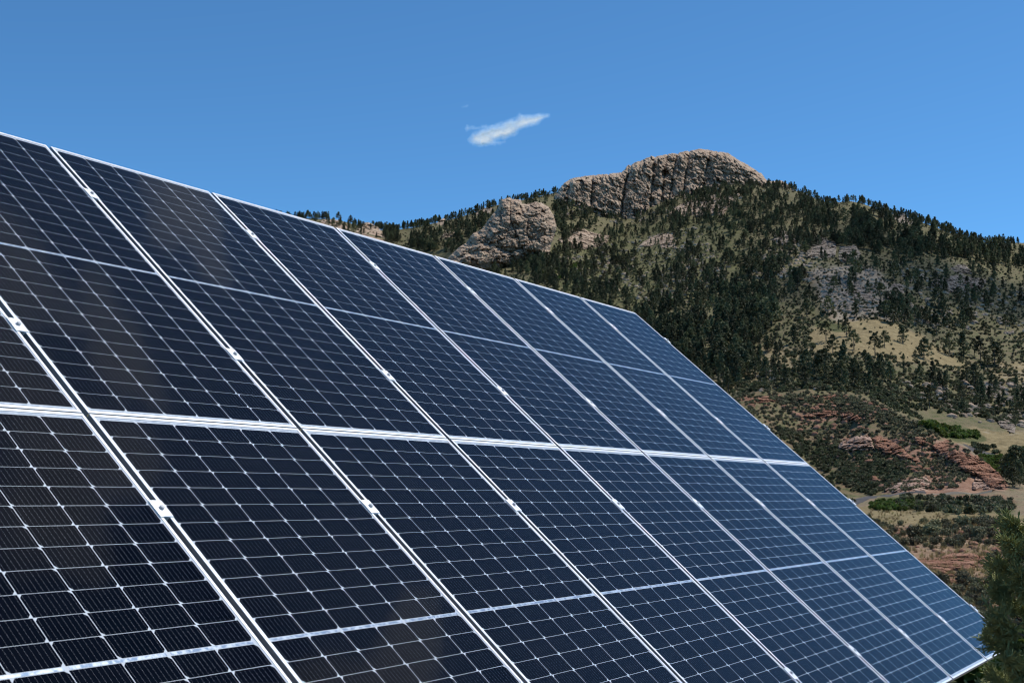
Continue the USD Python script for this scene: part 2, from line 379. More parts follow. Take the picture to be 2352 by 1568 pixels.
paint(0, HILL, 0.38, 262, 425); paint(1, HILL, 0.52, 262, 425); paint(2, HILL, 0.25, 262, 425)
REDS = [crop(2700, 1400, .4847, q) for q in (
    [(620, 330), (900, 270), (1000, 290), (1180, 360), (900, 370), (640, 355)],
    [(900, 600), (940, 510), (1160, 480), (1300, 500), (1480, 500), (1640, 510), (1800, 510), (2000, 650), (2230, 850), (2200, 920), (2050, 900), (1880, 760), (1700, 720), (1500, 680), (1250, 620)],
    [(1260, 910), (1400, 820), (1640, 790), (1900, 800), (2100, 900), (1600, 930)])]
for q in REDS:
    paint(0, q, 1.0, 262, 425); paint(1, q, 0.05, 262, 425); paint(2, q, 0.1, 262, 425)
paint(1, [(1990, 1120), (2130, 1135), (2330, 1150), (2330, 1190), (2050, 1180)], 0.6, 155, 255); paint(0, [(2130, 1130), (2330, 1135), (2330, 1165), (2200, 1165)], 0.6, 155, 262)
STRIP = [(1000, 1165), (1940, 1155), (2060, 1165), (2130, 1172), (2400, 1188), (2600, 1212), (1000, 1208)]
paint(1, STRIP, 0.30, 120, 225); paint(2, STRIP, 0.85, 120, 225)
BANK = [(900, 1205), (2600, 1205), (2600, 1480), (900, 1480)]
paint(0, BANK, 0.46, 45, 140); paint(1, BANK, 0.14, 45, 140); paint(2, BANK, 0.38, 45, 140)
paint(1, [(600, 1480), (2600, 1480), (2600, 1600), (600, 1600)], 0.75, 5, 60)
# soften the painted edges along the grid
zg = zone[:-1].reshape(NA, NR, 3); pg_ = pale[:-1].reshape(NA, NR)
zg = gaussian_filter(zg, (1.2, 1.2, 0)); pg_ = gaussian_filter(pg_, 1.2)
zone[:-1] = zg.reshape(-1, 3); pale[:-1] = pg_.ravel()

M['terrain'] = usdkit.material(stage, L('hillside_ground'), {
    'g': ('geometry', {}), 'a': ('attribute', {'attribute': 'zone'}), 's': ('separate_xyz', {}), 'ap': ('attribute', {'attribute': 'rubble'}),
    'n1': ('noise_texture', {'scale': 0.045, 'detail': 9.0, 'roughness': 0.68}), 'n2': ('noise_texture', {'scale': 0.35, 'detail': 7.0, 'roughness': 0.7}), 'n3': ('noise_texture', {'scale': 1.7, 'detail': 6.0, 'roughness': 0.7}),
    'soil': ('rgb_ramp', {'ramp': [(0.30, (0.13, 0.095, 0.062)), (0.5, (0.24, 0.18, 0.12)), (0.72, (0.36, 0.29, 0.21))]}),
    'red': ('rgb_ramp', {'ramp': [(0.30, (0.12, 0.062, 0.042)), (0.5, (0.25, 0.145, 0.098)), (0.72, (0.40, 0.275, 0.20))]}),
    'grn': ('rgb_ramp', {'ramp': [(0.30, (0.040, 0.045, 0.020)), (0.5, (0.085, 0.090, 0.038)), (0.72, (0.150, 0.150, 0.065))]}),
    'gra': ('rgb_ramp', {'ramp': [(0.30, (0.12, 0.095, 0.050)), (0.5, (0.215, 0.168, 0.088)), (0.72, (0.31, 0.25, 0.14))]}),
    'pal': ('rgb_ramp', {'ramp': [(0.30, (0.13, 0.11, 0.09)), (0.5, (0.27, 0.23, 0.185)), (0.7, (0.44, 0.39, 0.32))]}),
    'tr': ('math', {'math_type': 'add'}), 'trm': ('map_range', {'clamp': True, 'from_min': 0.75, 'from_max': 1.05}),
    'tg': ('math', {'math_type': 'add'}), 'tgm': ('map_range', {'clamp': True, 'from_min': 0.85, 'from_max': 1.12}),
    'ty': ('math', {'math_type': 'add'}), 'tym': ('map_range', {'clamp': True, 'from_min': 0.80, 'from_max': 1.10}),
    'tp': ('math', {'math_type': 'add'}), 'tpm': ('map_range', {'clamp': True, 'from_min': 0.92, 'from_max': 1.08}),
    'm1': ('mix_color', {}), 'm2': ('mix_color', {}), 'm3': ('mix_color', {}), 'm4': ('mix_color', {}),
    'b': ('bump', {'strength': 0.8, 'distance': 0.9}), 'b2': ('bump', {'strength': 0.6, 'distance': 0.12}),
    'p': ('principled_bsdf', {'roughness': 0.95, 'specular_ior_level': 0.1})},
    [('g.position', 'n1.vector'), ('g.position', 'n2.vector'), ('g.position', 'n3.vector'), ('a.vector', 's.vector'),
     ('n2.fac', 'soil.fac'), ('n2.fac', 'red.fac'), ('n3.fac', 'grn.fac'), ('n2.fac', 'gra.fac'), ('n3.fac', 'pal.fac'),
     ('s.x', 'tr.value1'), ('n1.fac', 'tr.value2'), ('tr.value', 'trm.value'), ('s.y', 'tg.value1'), ('n2.fac', 'tg.value2'), ('tg.value', 'tgm.value'),
     ('s.z', 'ty.value1'), ('n1.fac', 'ty.value2'), ('ty.value', 'tym.value'), ('ap.fac', 'tp.value1'), ('n2.fac', 'tp.value2'), ('tp.value', 'tpm.value'),
     ('soil.color', 'm1.a'), ('red.color', 'm1.b'), ('trm.result', 'm1.fac'), ('m1.result', 'm2.a'), ('gra.color', 'm2.b'), ('tym.result', 'm2.fac'),
     ('m2.result', 'm3.a'), ('pal.color', 'm3.b'), ('tpm.result', 'm3.fac'), ('m3.result', 'm4.a'), ('grn.color', 'm4.b'), ('tgm.result', 'm4.fac'), ('m4.result', 'p.base_color'),
     ('n2.fac', 'b.height'), ('n3.fac', 'b2.height'), ('b.normal', 'b2.normal'), ('b2.normal', 'p.normal')], surface='p.BSDF')
ter = usdkit.mesh(stage, '/World/hills', (verts, tris), M['terrain'], True)
UsdGeom.PrimvarsAPI(ter).CreatePrimvar('zone', Sdf.ValueTypeNames.Color3fArray, 'vertex').Set(Vt.Vec3fArray.FromNumpy(zone.astype(np.float32)))
UsdGeom.PrimvarsAPI(ter).CreatePrimvar('rubble', Sdf.ValueTypeNames.FloatArray, 'vertex').Set(Vt.FloatArray.FromNumpy(pale.astype(np.float32)))
tag(ter, 'rocky mountainside, red hill and valley ground behind the solar panels', 'hills', kind='structure')


def ribbon(name, pts, width, mat, label):
    """A road or path laid on the ground along picture points."""
    pts = np.array(pts, float)
    t = np.linspace(0, len(pts) - 1, len(pts) * 14)
    q = np.stack([np.interp(t, np.arange(len(pts)), pts[:, k]) for k in range(3)], 1)
    w = at(q[:, 0], q[:, 1], q[:, 2])[:, :2]
    w = np.stack([gaussian_filter(w[:, k], 5, mode='nearest') for k in (0, 1)], 1)
    tn = np.gradient(w, axis=0); tn /= np.linalg.norm(tn, axis=1, keepdims=True)
    nn = np.stack([-tn[:, 1], tn[:, 0]], 1)
    rows = [w + nn * width * k for k in (-.5, -.17, .17, .5)]
    zc = np.max([ground(r[:, 0], r[:, 1]) for r in rows], axis=0)
    zc = gaussian_filter(zc, 2) + 0.12
    v = np.concatenate([np.c_[r, zc - (0.6 if k in (0, 5) else 0)] for k, r in enumerate([rows[0] - nn * .5, *rows, rows[3] + nn * .5])])
    n = len(w); f = []
    for k in range(5):
        for i in range(n - 1):
            f.append((k * n + i, k * n + i + 1, (k + 1) * n + i + 1, (k + 1) * n + i))
    m = trimesh.Trimesh(v, np.vstack([np.array(f)[:, [0, 1, 2]], np.array(f)[:, [0, 2, 3]]]), process=False)
    if m.face_normals[:, 2].mean() < 0:
        m.invert()
    tag(usdkit.mesh(stage, unique('/World/' + name), m, mat, 40), label, name, kind='structure')


ribbon('road', [(1935, 1171, 236), (1975, 1160, 246), (2020, 1151, 256), (2070, 1144, 262), (2120, 1140, 266)], 2.3, M['asphalt'], 'dark paved road bending round the foot of the red hill')
ribbon('footpath', [(2135, 1137, 264), (2180, 1136, 265), (2230, 1135, 264), (2290, 1134.5, 262)], 1.3, M['dirt'], 'pale dirt path along the foot of the red hill')
ribbon('road', [(2195, 1020, 440), (2240, 1026, 432), (2290, 1036, 422), (2340, 1052, 408), (2390, 1070, 392)], 5.0, M['asphalt'], 'dark paved road crossing the dry grass valley')

from scipy.spatial import cKDTree


def joints(p, size, seed):
    """Cellular jointing: (crack closeness 0..1, a random offset per block) at the points p for blocks of about the given size."""
    q = np.asarray(p, float).reshape(-1, 3) / size
    lo, hi = q.min(0) - 2, q.max(0) + 2
    r = np.random.default_rng(seed)
    near_ = np.unique(np.floor(q).astype(np.int64), axis=0)
    offs = np.array(list(np.ndindex(3, 3, 3))) - 1
    cells = np.unique((near_[:, None] + offs).reshape(-1, 3), axis=0)
    pts = cells + np.random.default_rng(seed).uniform(0, 1, cells.shape)
    d, i = cKDTree(pts).query(q, k=2)
    val = r.uniform(-1, 1, len(pts))[i[:, 0]]
    nrm = r.normal(size=(len(pts), 3))[i[:, 0]]
    tilt_ = np.einsum('ij,ij->i', q - pts[i[:, 0]], nrm)
    sh = np.asarray(p).shape[:-1]
    return np.exp(-(d[:, 1] - d[:, 0]) / 0.10).reshape(sh), val.reshape(sh), tilt_.reshape(sh)


# ------------------------------------------------------------------ rock outcrops: a bulging solid grown out of the slope
def outcrop(poly, mat, thick, label, step=1.0, w=None, rough=1.0, dist=None, lean=0.0, grooves=(), cracks=(), strata=0.0, edge=3.0, seed=0, name='rock_outcrop', category='rock', group=None, fine=1.0, turn=0.0, grain=(1, 1, 1), net=1.0):
    pg = Polygon(poly).buffer(0)
    x0, y0, x1, y1 = pg.bounds
    gx, gy = np.arange(x0 - 2 * step, x1 + 3 * step, step), np.arange(y0 - 2 * step, y1 + 3 * step, step)
    PX, PY = np.meshgrid(gx, gy)
    big = (PX.size < 20000)
    ins = shapely.contains_xy(pg, PX.ravel(), PY.ravel()).reshape(PX.shape)
    sd = (distance_transform_edt(ins) - distance_transform_edt(~ins)) * step
    sd += edge * 2.6 * (fbm(np.stack([PX / 11.0, PY / 11.0, 0 * PX + seed], -1), 5, 50 + seed) - 0.5)
    if dist is None:
        d = hit(PX[::4, ::4], PY[::4, ::4])
        med = np.nanmedian(d[ins[::4, ::4]]) if np.isfinite(d[ins[::4, ::4]]).any() else np.nanmedian(d)
        for col in d.T:                       # carry the last ground distance up over the skyline
            last = med * 1.02
            for j in range(len(col) - 1, -1, -1):
                if not np.isfinite(col[j]) or abs(col[j] / med - 1) > 0.12:
                    col[j] = last
                last = col[j]
        d = gaussian_filter(d, 2.0)
        D = map_coordinates(d, np.stack(np.meshgrid(np.arange(PX.shape[0]) / 4, np.arange(PX.shape[1]) / 4, indexing='ij')), order=1, mode='nearest')
    else:
        D = float(dist) + turn * (PX - .5 * (x0 + x1)) * dist / F + lean * (y1 - PY) * dist / F
    for (gxt, gxb, depth, gw) in grooves:     # notches where the grooves meet the skyline
        sd -= 0.16 * depth * np.exp(-np.abs(PX - gxt) / 2.2)
    mpp = float(np.median(D)) / F             # metres in one working pixel
    w = w or 0.45 * min(x1 - x0, y1 - y0)
    keep = sd > -0.2 * step
    prof = np.sqrt(np.clip(1 - (1 - np.clip(sd / w, 0, 1)) ** 2, 0, 1))
    pos = at(PX, PY, D)
    q = pos / np.array([1.0, 1.0, 1.0])
    tilt = np.stack([q[..., 0] + 0.35 * q[..., 2], q[..., 1], q[..., 2] * 1.7 - 0.35 * q[..., 0]], -1)
    s1, s2 = 16 * mpp, 5.5 * mpp
    bulge = thick * prof
    warp = np.stack([fbm(q / s1 + k * 7.3, 3, 60 + seed) for k in range(3)], -1) - 0.5
    wq = tilt + warp * s1 * 0.9
    wq = wq * np.array(grain)
    c1, v1, t1 = joints(wq, 26 * mpp, 100 + seed)
    c2, v2, t2 = joints(wq, 9 * mpp, 200 + seed)
    c3, v3, t3 = joints(wq, 3.6 * mpp, 300 + seed)
    n1 = fbm(q / s1, 4, 80 + seed) - 0.5
    r1 = 1 - 2.4 * np.abs(fbm(wq / (11 * mpp), 4, 85 + seed) - 0.5)
    r2 = 1 - 2.4 * np.abs(fbm(wq / (4 * mpp), 3, 87 + seed) - 0.5)
    bulge += rough * mpp * (n1 * 20 + v1 * 6.0 + t1 * 8.0 - net * c1 * 1.8 + v2 * 2.6 + t2 * 4.0 - net * c2 * 1.1 + (r1 - .8) * 9.0 + fine * (v3 * 1.0 + t3 * 1.3 - net * c3 * .4 + (r2 - .8) * 4.0)) * np.clip(sd / (3 * step) + .2, 0, 1)
    if len(grooves) > 3:                      # rounded buttresses between the grooves
        t = np.clip((PY - y0) / (y1 - y0), 0, 1)
        gs = [g for g in sorted(grooves) if g[2] > 9]
        wob = 7 * (fbm(np.stack([PX * 0, PY / 16.0, PX / 60.0], -1), 3, seed) - .5)
        cxs = np.stack([np.full(PX.shape, x0 - 5)] + [g[0] + (g[1] - g[0]) * t + wob for g in gs] + [np.full(PX.shape, x1 + 60)])
        for k in range(len(cxs) - 1):
            wd = np.maximum(cxs[k + 1] - cxs[k], 4)
            u_ = np.clip((PX - cxs[k]) / wd, 0, 1)
            m_ = (PX >= cxs[k]) & (PX < cxs[k + 1])
            amp = 0.22 + 0.5 * ((k * 0.618) % 1.0)
            bulge += m_ * np.sqrt(np.clip(1 - (2 * u_ - 1) ** 2, 0, 1)) * np.minimum(wd, 36) * amp * mpp * np.clip(sd / 8, 0, 1)
        # slanting shelves that run down to the right
        sl = (PY - 0.45 * PX + 10 * (fbm(np.stack([PX / 30.0, PY / 30.0, 0 * PX], -1), 3, seed + 9) - .5)) / 13.0
        fs = sl % 1.0
        bulge += (np.clip(fs / .25, 0, 1) - np.clip((fs - .8) / .2, 0, 1) - .6) * 3.0 * mpp * np.clip((PX - (x0 + x1) * .5) / 120 + .7, .25, 1.2)
    for gi, (gxt, gxb, depth, gw) in enumerate(grooves):
        t = np.clip((PY - y0) / (y1 - y0), 0, 1)
        depth = depth * (0.35 + 0.9 * fbm(np.stack([PY / 22.0, PX * 0 + gi * 3.7, PX * 0], -1), 2, 5))
        cx = gxt + (gxb - gxt) * t + 5 * (fbm(np.stack([PX * 0, PY / 14.0, PX * 0 + gxt], -1), 2, seed) - .5)
        bulge -= depth * mpp * np.exp(-np.abs(PX - cx) / gw)
    for pts, depth, gw in cracks:
        ls = LineString(pts)
        dd = shapely.distance(shapely.points(PX.ravel(), PY.ravel()), ls).reshape(PX.shape)
        bulge -= depth * mpp * np.exp(-dd / gw)
    if strata:
        zz = pos[..., 2] + 0.6 * (fbm(pos / 6.0, 2, seed + 5) - .5) * strata * 4
        fz = (zz / strata) % 1.0
        ledge_ = np.clip(fz / 0.34, 0, 1); ledge_ = ledge_ * ledge_ * (3 - 2 * ledge_) - np.clip((fz - .9) / .1, 0, 1) ** 2
        bulge += 1.15 * strata * (ledge_ - 0.7) * np.clip(sd / (2 * step), 0, 1)
    front = at(PX, PY, np.maximum(D - bulge, 1))
    back = at(PX, PY, D + thick * (0.25 + 0.35 * prof))
    ii = -np.ones(PX.shape, int); ii[keep] = np.arange(keep.sum())
    n = int(keep.sum())
    c = keep[:-1, :-1] & keep[1:, :-1] & keep[1:, 1:] & keep[:-1, 1:]
    a, b_, c_, d_ = ii[:-1, :-1][c], ii[1:, :-1][c], ii[1:, 1:][c], ii[:-1, 1:][c]
    f1 = np.vstack([np.c_[a, b_, c_], np.c_[a, c_, d_]])
    edges = np.vstack([f1[:, [0, 1]], f1[:, [1, 2]], f1[:, [2, 0]]])
    es = {}
    for e in map(tuple, edges):
        es[e] = 1
    rim = np.array([e for e in es if (e[1], e[0]) not in es])
    f = [f1, f1[:, ::-1] + n]
    if len(rim):
        f += [np.c_[rim[:, 1], rim[:, 0], rim[:, 0] + n], np.c_[rim[:, 1], rim[:, 0] + n, rim[:, 1] + n]]
    v = np.vstack([front[keep], back[keep]])
    f = np.vstack(f)
    used = np.unique(f); remap = np.zeros(len(v), int); remap[used] = np.arange(len(used))
    o = usdkit.mesh(stage, unique('/World/' + name), (v[used], remap[f]), mat, 50 if n < 90000 else True)
    tag(o, label, category, group)
    return o


def c4(*pts): return [(1225 + .2929 * a, 306.2 + .2929 * b) for a, b in pts]
def c5(*pts): return [(1653.7 + .3126 * a, 428.7 + .3126 * b) for a, b in pts]
def c3(*pts): return [(612.5 + .3646 * a, 245 + .3646 * b) for a, b in pts]
def c6(*pts): return [(1653.7 + .2969 * a, 857.5 + .2969 * b) for a, b in pts]
def c7(*pts): return [(1862 + .2343 * a, 1200.5 + .2343 * b) for a, b in pts]
def cd_(*pts): return [(1029 + .125 * a, 441 + .125 * b) for a, b in pts]


outcrop(c4((160, 520), (190, 450), (240, 390), (300, 350), (370, 340), (480, 325), (690, 305), (760, 240), (930, 180), (1110, 155), (1140, 150), (1300, 120), (1390, 130), (1530, 155), (1620, 215), (1720, 270),
           (1790, 320), (1840, 372), (1950, 370), (2000, 400), (2050, 455), (1850, 500), (1720, 460), (1600, 460), (1350, 490), (1200, 560), (1000, 655), (850, 700), (700, 710), (500, 680), (370, 630), (200, 600)),
        M['rock_tan'], 34, 'long cliff-sided tan rock crown on the mountain top', step=0.75, w=19, dist=1618, lean=0.62, turn=0.55, edge=2.6, seed=1, name='summit_cliff', rough=0.95, grain=(1.25, 1.25, .6),
        grooves=[(1313, 1300, 12, 2.5), (1333, 1318, 8, 2), (1368, 1352, 12, 2.5), (1398, 1384, 8, 2.5), (1449, 1424, 26, 3.5), (1504, 1490, 18, 3), (1533, 1512, 20, 3), (1556, 1530, 14, 3), (1583, 1560, 16, 4), (1632, 1600, 12, 3), (1470, 1455, 7, 3)])
outcrop(cd_((10, 1190), (200, 1010), (330, 930), (460, 760), (620, 680), (760, 480), (900, 300), (980, 140), (1130, 95), (1190, 130), (1340, 140), (1370, 220), (1450, 220), (1600, 185), (1720, 195), (1850, 270), (1940, 420),
            (2000, 640), (1960, 800), (1890, 980), (1880, 1200), (1800, 1280), (1600, 1230), (1350, 1300), (1150, 1400), (1000, 1500), (600, 1560), (100, 1560), (-60, 1400)),
        M['rock_tan'], 42, 'big rounded tan rock dome on the slope left of the summit', step=0.7, w=42, dist=1122, lean=0.55, turn=0.35, edge=2.0, grain=(1, 1, .85), seed=2, name='rock_dome', rough=0.95,
        cracks=[(cd_((1150, 130), (1140, 350), (1150, 520), (1220, 700), (1290, 830), (1310, 1000)), 16, 2.0), (cd_((1330, 280), (1370, 390), (1470, 500), (1450, 750), (1550, 930)), 12, 2.0),
                (cd_((1150, 1110), (1300, 1040), (1500, 950)), 10, 1.6), (cd_((420, 960), (700, 930), (900, 1000), (1150, 1110)), 22, 7.0), (cd_((1850, 560), (1880, 800), (1830, 1000)), 10, 2.5), (cd_((200, 1200), (500, 1080), (800, 1060)), 10, 3)])
TANS = [
    (c4((1060, 640), (1090, 590), (1160, 550), (1350, 480), (1590, 465), (1600, 520), (1490, 640), (1300, 660), (1150, 660)), 'tilted tan rock slab just below the summit cliff', 14),
    (c4((820, 890), (860, 850), (1000, 780), (1080, 790), (1140, 850), (1120, 910), (950, 890)), 'pale cracked outcrop among pines halfway below the summit', 9),
    (c4((190, 830), (250, 770), (370, 740), (470, 780), (600, 800), (590, 850), (450, 920), (300, 900), (230, 870)), 'low tan outcrop just right of the rock dome', 10),
    (c3((540, 800), (560, 770), (590, 740), (640, 725), (700, 755), (740, 800), (755, 850), (680, 870), (560, 830)), 'small tan knob at the skyline above the third panel', 10),
    (c3((320, 730), (350, 712), (440, 710), (520, 740), (530, 800), (420, 780)), 'leftmost ledge of tan rock on the left ridge', 7),
    (c3((1095, 830), (1110, 795), (1150, 765), (1200, 780), (1195, 840)), 'lone tan block below the left ridge', 7),
    (c3((1040, 755), (1110, 700), (1165, 725), (1080, 765)), 'slanted tan slab on the left ridge crest', 5),
    (c3((1280, 700), (1330, 655), (1390, 630), (1450, 650), (1360, 705)), 'flat tan ledge on the crest beside the dome', 6),
    (cd_((1900, 1220), (1910, 1130), (1960, 1100), (2020, 1130), (2020, 1200), (1960, 1250)), 'upright boulder at the right foot of the rock dome', 4),
    (cd_((1850, 1300), (1870, 1260), (1970, 1280), (1970, 1330), (1900, 1330)), 'pale flat boulder at the right foot of the rock dome', 3)]
GREYS = [
    (c5((390, 440), (400, 350), (470, 320), (560, 360), (560, 440)), 'dark grey crag under the right ridge, leftmost of its row', 9),
    (c5((630, 520), (640, 400), (720, 360), (860, 400), (850, 520), (700, 540)), 'broad dark grey crag in cloud shadow under the right ridge', 10),
    (c5((870, 530), (880, 440), (1000, 430), (1040, 500), (1010, 570), (900, 560)), 'dark grey crag in shade right of the broad crag', 9),
    (c5((900, 780), (1000, 710), (1120, 770), (1150, 850), (1000, 860)), 'flat rubbly outcrop above the dry meadow', 6),
    (c5((1190, 840), (1220, 770), (1280, 700), (1360, 730), (1350, 840), (1240, 860)), 'grey crag right above the dry meadow pines', 8),
    (c5((1690, 600), (1720, 580), (1800, 565), (1860, 640), (1750, 655)), 'small shaded grey outcrop on the far right slope', 6),
    (c5((1540, 720), (1580, 670), (1750, 645), (1960, 680), (1920, 770), (1700, 785)), 'long shaded grey outcrop on the far right slope', 8),
    (c5((1190, 215), (1200, 195), (1230, 178), (1290, 210), (1350, 195), (1410, 245), (1480, 270), (1350, 285), (1250, 240)), 'jagged grey rocks on the right skyline', 6),
    (c5((1870, 1500), (1960, 1455), (2070, 1500), (2050, 1550), (1900, 1545)), 'grey boulder pile at the lower right of the mountain', 5),
    (c5((2140, 1510), (2234, 1475), (2290, 1500), (2290, 1580), (2160, 1575)), 'dark grey boulder pile at the right picture edge', 6),
    (c6((1710, 260), (1730, 215), (1800, 195), (1855, 260), (1830, 300), (1750, 290)), 'whitish boulder heap above the bright green bushes', 4),
    (c6((2140, 380), (2160, 320), (2230, 305), (2300, 390), (2280, 470), (2190, 430)), 'grey crag at the foot of the mountain near the right edge', 6),
    (c6((2070, 150), (2090, 100), (2170, 85), (2185, 150), (2110, 175)), 'rounded grey boulder above the right grass valley', 4)]
for k, (pl, lab, t) in enumerate(TANS):
    outcrop(pl, M['rock_tan'], t, lab, step=0.8, seed=10 + k, edge=2.5, cracks=[])
for k, (pl, lab, t) in enumerate(GREYS):
    outcrop(pl, M['rock_grey'], t, lab, step=0.8, seed=30 + k, edge=3.0, rough=1.1)
REDL = [
    (c6((130, 190), (300, 172), (480, 168), (470, 218), (300, 228), (150, 232)), 'dark red rim ledge on the red hill crest beside the panels', 2.5, 'rock_red'),
    (c6((540, 195), (850, 158), (1010, 165), (990, 192), (800, 204), (560, 214)), 'long thin rim ledge along the red hill crest', 2.2, 'rock_red'),
    (c6((920, 330), (940, 300), (1010, 292), (1100, 345), (1060, 370), (950, 360)), 'orange rounded ledge high on the red hill', 2.8, 'rock_red'),
    (c6((610, 335), (800, 285), (950, 285), (900, 325), (760, 355), (640, 350)), 'thin shadowed ledge left of the orange rounded ledge', 1.8, 'rock_red'),
    (c6((910, 590), (930, 530), (1060, 480), (1165, 486), (1205, 590), (1100, 600)), 'blocky pinkish cliff face in the middle of the red hill', 4.5, 'rock_pink'),
    (c6((1170, 495), (1280, 500), (1400, 560), (1500, 650), (1590, 695), (1400, 660), (1220, 600)), 'layered dark red cliff right of the blocky pinkish face', 4.0, 'rock_red'),
    (c6((1480, 485), (1600, 495), (1650, 560), (1540, 555)), 'small red ledge at the right shoulder of the red hill', 2.5, 'rock_red'),
    (c6((1630, 560), (1760, 510), (1850, 600), (2000, 640), (2140, 750), (2230, 850), (2195, 905), (2080, 880), (2000, 800), (1900, 760), (1750, 660)), 'long broken red scarp falling to the right tip of the hill', 4.0, 'rock_red'),
    (c6((1950, 850), (1980, 800), (2060, 830), (2100, 895), (1960, 905)), 'pale pink scree fan under the red scarp tip', 1.8, 'rock_pink'),
    (c6((1270, 900), (1400, 825), (1600, 790), (1670, 880), (1550, 925), (1300, 918)), 'pinkish clay bank at the foot of the red hill', 2.0, 'rock_pink')]
for k, (pl, lab, t, mt) in enumerate(REDL):
    outcrop(pl, M[mt], t, lab, step=0.7, seed=50 + k, edge=3.0, strata=1.5 if mt == 'rock_red' else 2.2, rough=1.0, name='red_ledge', w=14)
outcrop(c7((980, 350), (1250, 335), (1400, 292), (1600, 292), (1655, 330), (1630, 430), (1450, 465), (1250, 478), (1100, 440)), M['rock_red'], 1.9, 'layered red sandstone ledge in the scrubby near bank', step=0.6, seed=70,
        edge=4.0, strata=0.75, rough=0.7, name='red_ledge', w=12)

# ------------------------------------------------------------------ the solar array
PITCH = 1.05; LEN = 1.92223 * PITCH
U = np.array([0.50831, 0.86117, 0.0]); V = np.array([-0.64609, 0.38136, 0.66113]); N = np.cross(U, V)
U, V, N = (q / np.linalg.norm(q) for q in (U, V, N))
A0 = np.array([1.02406, 10.69752, 1.52456]) * PITCH + [0, 0, EYE]     # top right corner of the array
GAP = 0.026
MW, ML = PITCH - GAP, LEN - 0.006
DEPTH = 0.036


def frame_at(k, v, n=0.0):
    """Matrix of the array's own axes at k columns from its right edge and v rows down."""
    o = A0 - U * k * PITCH - V * v * LEN + N * n
    return Gf.Matrix4d(*[float(q) for r in (U, V, N) for q in (*r, 0)], *map(float, o), 1)


def extrude_profile(prof, length, axis):
    """A frame bar: profile (across, down) swept along an axis; across points inwards from the module's edge."""
    m = trimesh.creation.extrude_polygon(Polygon(prof), length, engine='earcut')
    v = m.vertices.copy()
    return v, m.faces


LIP, WALL = 0.0115, 0.0022
TOP = [(0.0006, 0), (LIP, 0), (LIP, -0.0018), (0, -0.0018), (0, -0.0006)]
SIDE = [(0.0002, -0.0020), (WALL, -0.0020), (WALL, -DEPTH + .002), (0.024, -DEPTH + .002), (0.024, -DEPTH), (0.0002, -DEPTH),
        (0.0002, -0.026), (0.0013, -0.025), (0.0013, -0.023), (0.0002, -0.022), (0.0002, -0.016), (0.0013, -0.015), (0.0013, -0.013), (0.0002, -0.012)]


def bar(kind, prof):
    """One bar of the module frame, in module coordinates (x right, y up the slope, z outwards, origin at the lower left corner)."""
    L_ = ML if kind in 'lr' else MW - 2 * LIP - 0.0004
    m = trimesh.creation.extrude_polygon(Polygon(prof), L_, engine='earcut')
    a, z, t = m.vertices.T                       # across, down, along
    if kind == 'l': v = np.c_[a, t, z]
    elif kind == 'r': v = np.c_[MW - a, t, z]
    elif kind == 'b': v = np.c_[t + LIP + .0002, a, z]
    else: v = np.c_[t + LIP + .0002, ML - a, z]
    m = trimesh.Trimesh(v, m.faces)
    trimesh.repair.fix_normals(m)
    return m


stage.CreateClassPrim('/World/Prototypes')
UsdGeom.Xform.Define(stage, '/World/Prototypes/solar_panel')
PP = stage.GetPrimAtPath('/World/Prototypes/solar_panel')
for kind in 'lrbt':
    part('frame_bar', bar(kind, SIDE), M['frame_wall'], PP)
    part('frame_lip', bar(kind, TOP), M['aluminium'], PP)
part('backsheet', box(WALL + .0003, MW - WALL - .0003, WALL + .0003, ML - WALL - .0003, -0.0072, -0.0024), M['backsheet'], PP)
CGU = 0.0030
CW, CG, EM, MG = (MW - 2 * 0.0185 - 5 * CGU) / 6, 0.0040, 0.0265, 0.0150
sx0 = (MW - 6 * CW - 5 * CGU) / 2
hp = (ML - 2 * EM - MG + 2 * CG) / 24.0
hp = (ML - 2 * EM - MG) / 24.0 + CG / 24 * 2 * 0.5
CH = hp - 0.0017
CHM = 0.0110


def cell_mesh(x0, y0, top):
    x1, y1 = x0 + CW, y0 + CH
    if top:
        ring = [(x0, y0), (x1, y0), (x1, y1 - CHM), (x1 - CHM, y1), (x0 + CHM, y1), (x0, y1 - CHM)]
    else:
        ring = [(x0 + CHM, y0), (x1 - CHM, y0), (x1, y0 + CHM), (x1, y1), (x0, y1), (x0, y0 + CHM)]
    r = np.array(ring)
    v = np.vstack([np.c_[r, np.full(6, -0.0021)], np.c_[r, np.full(6, -0.0024 - 0.0001)]])
    f = [(0, i, i + 1) for i in range(1, 5)] + [(i, i + 6, (i + 1) % 6) for i in range(6)] + [((i + 1) % 6, i + 6, (i + 1) % 6 + 6) for i in range(6)]
    uv = np.vstack([np.c_[(r[:, 0] - x0) / CW, (r[:, 1] - y0) / CH]] * 2)
    return (v, np.array(f)), uv


for half in (0, 1):
    y_start = EM if half == 0 else ML - EM - 12 * hp + 0.0017
    for col in range(6):
        for row in range(12):
            top = (col % 2 == 0) if half == 1 else (col % 2 == 1)
            m, uv = cell_mesh(sx0 + col * (CW + CGU), y_start + row * hp, top)
            part('cell', m, M['cell'], PP, False, uv)
ymid = EM + 12 * hp - 0.0017
gap_mid = (ML - EM - 12 * hp + 0.0017) - ymid
for q in range(3):
    xa = sx0 + q * 2 * (CW + CGU) + 0.006
    part('ribbon', box(xa, xa + 2 * CW - 0.010, ymid + gap_mid / 2 - 0.0048, ymid + gap_mid / 2 + 0.0048, -0.0026, -0.0020), M['ribbon'], PP)
    for yy in (EM - 0.0075, ML - EM + 0.0075):
        part('ribbon', box(xa, xa + 2 * CW - 0.010, yy - 0.0016, yy + 0.0016, -0.0026, -0.0021), M['ribbon'], PP)
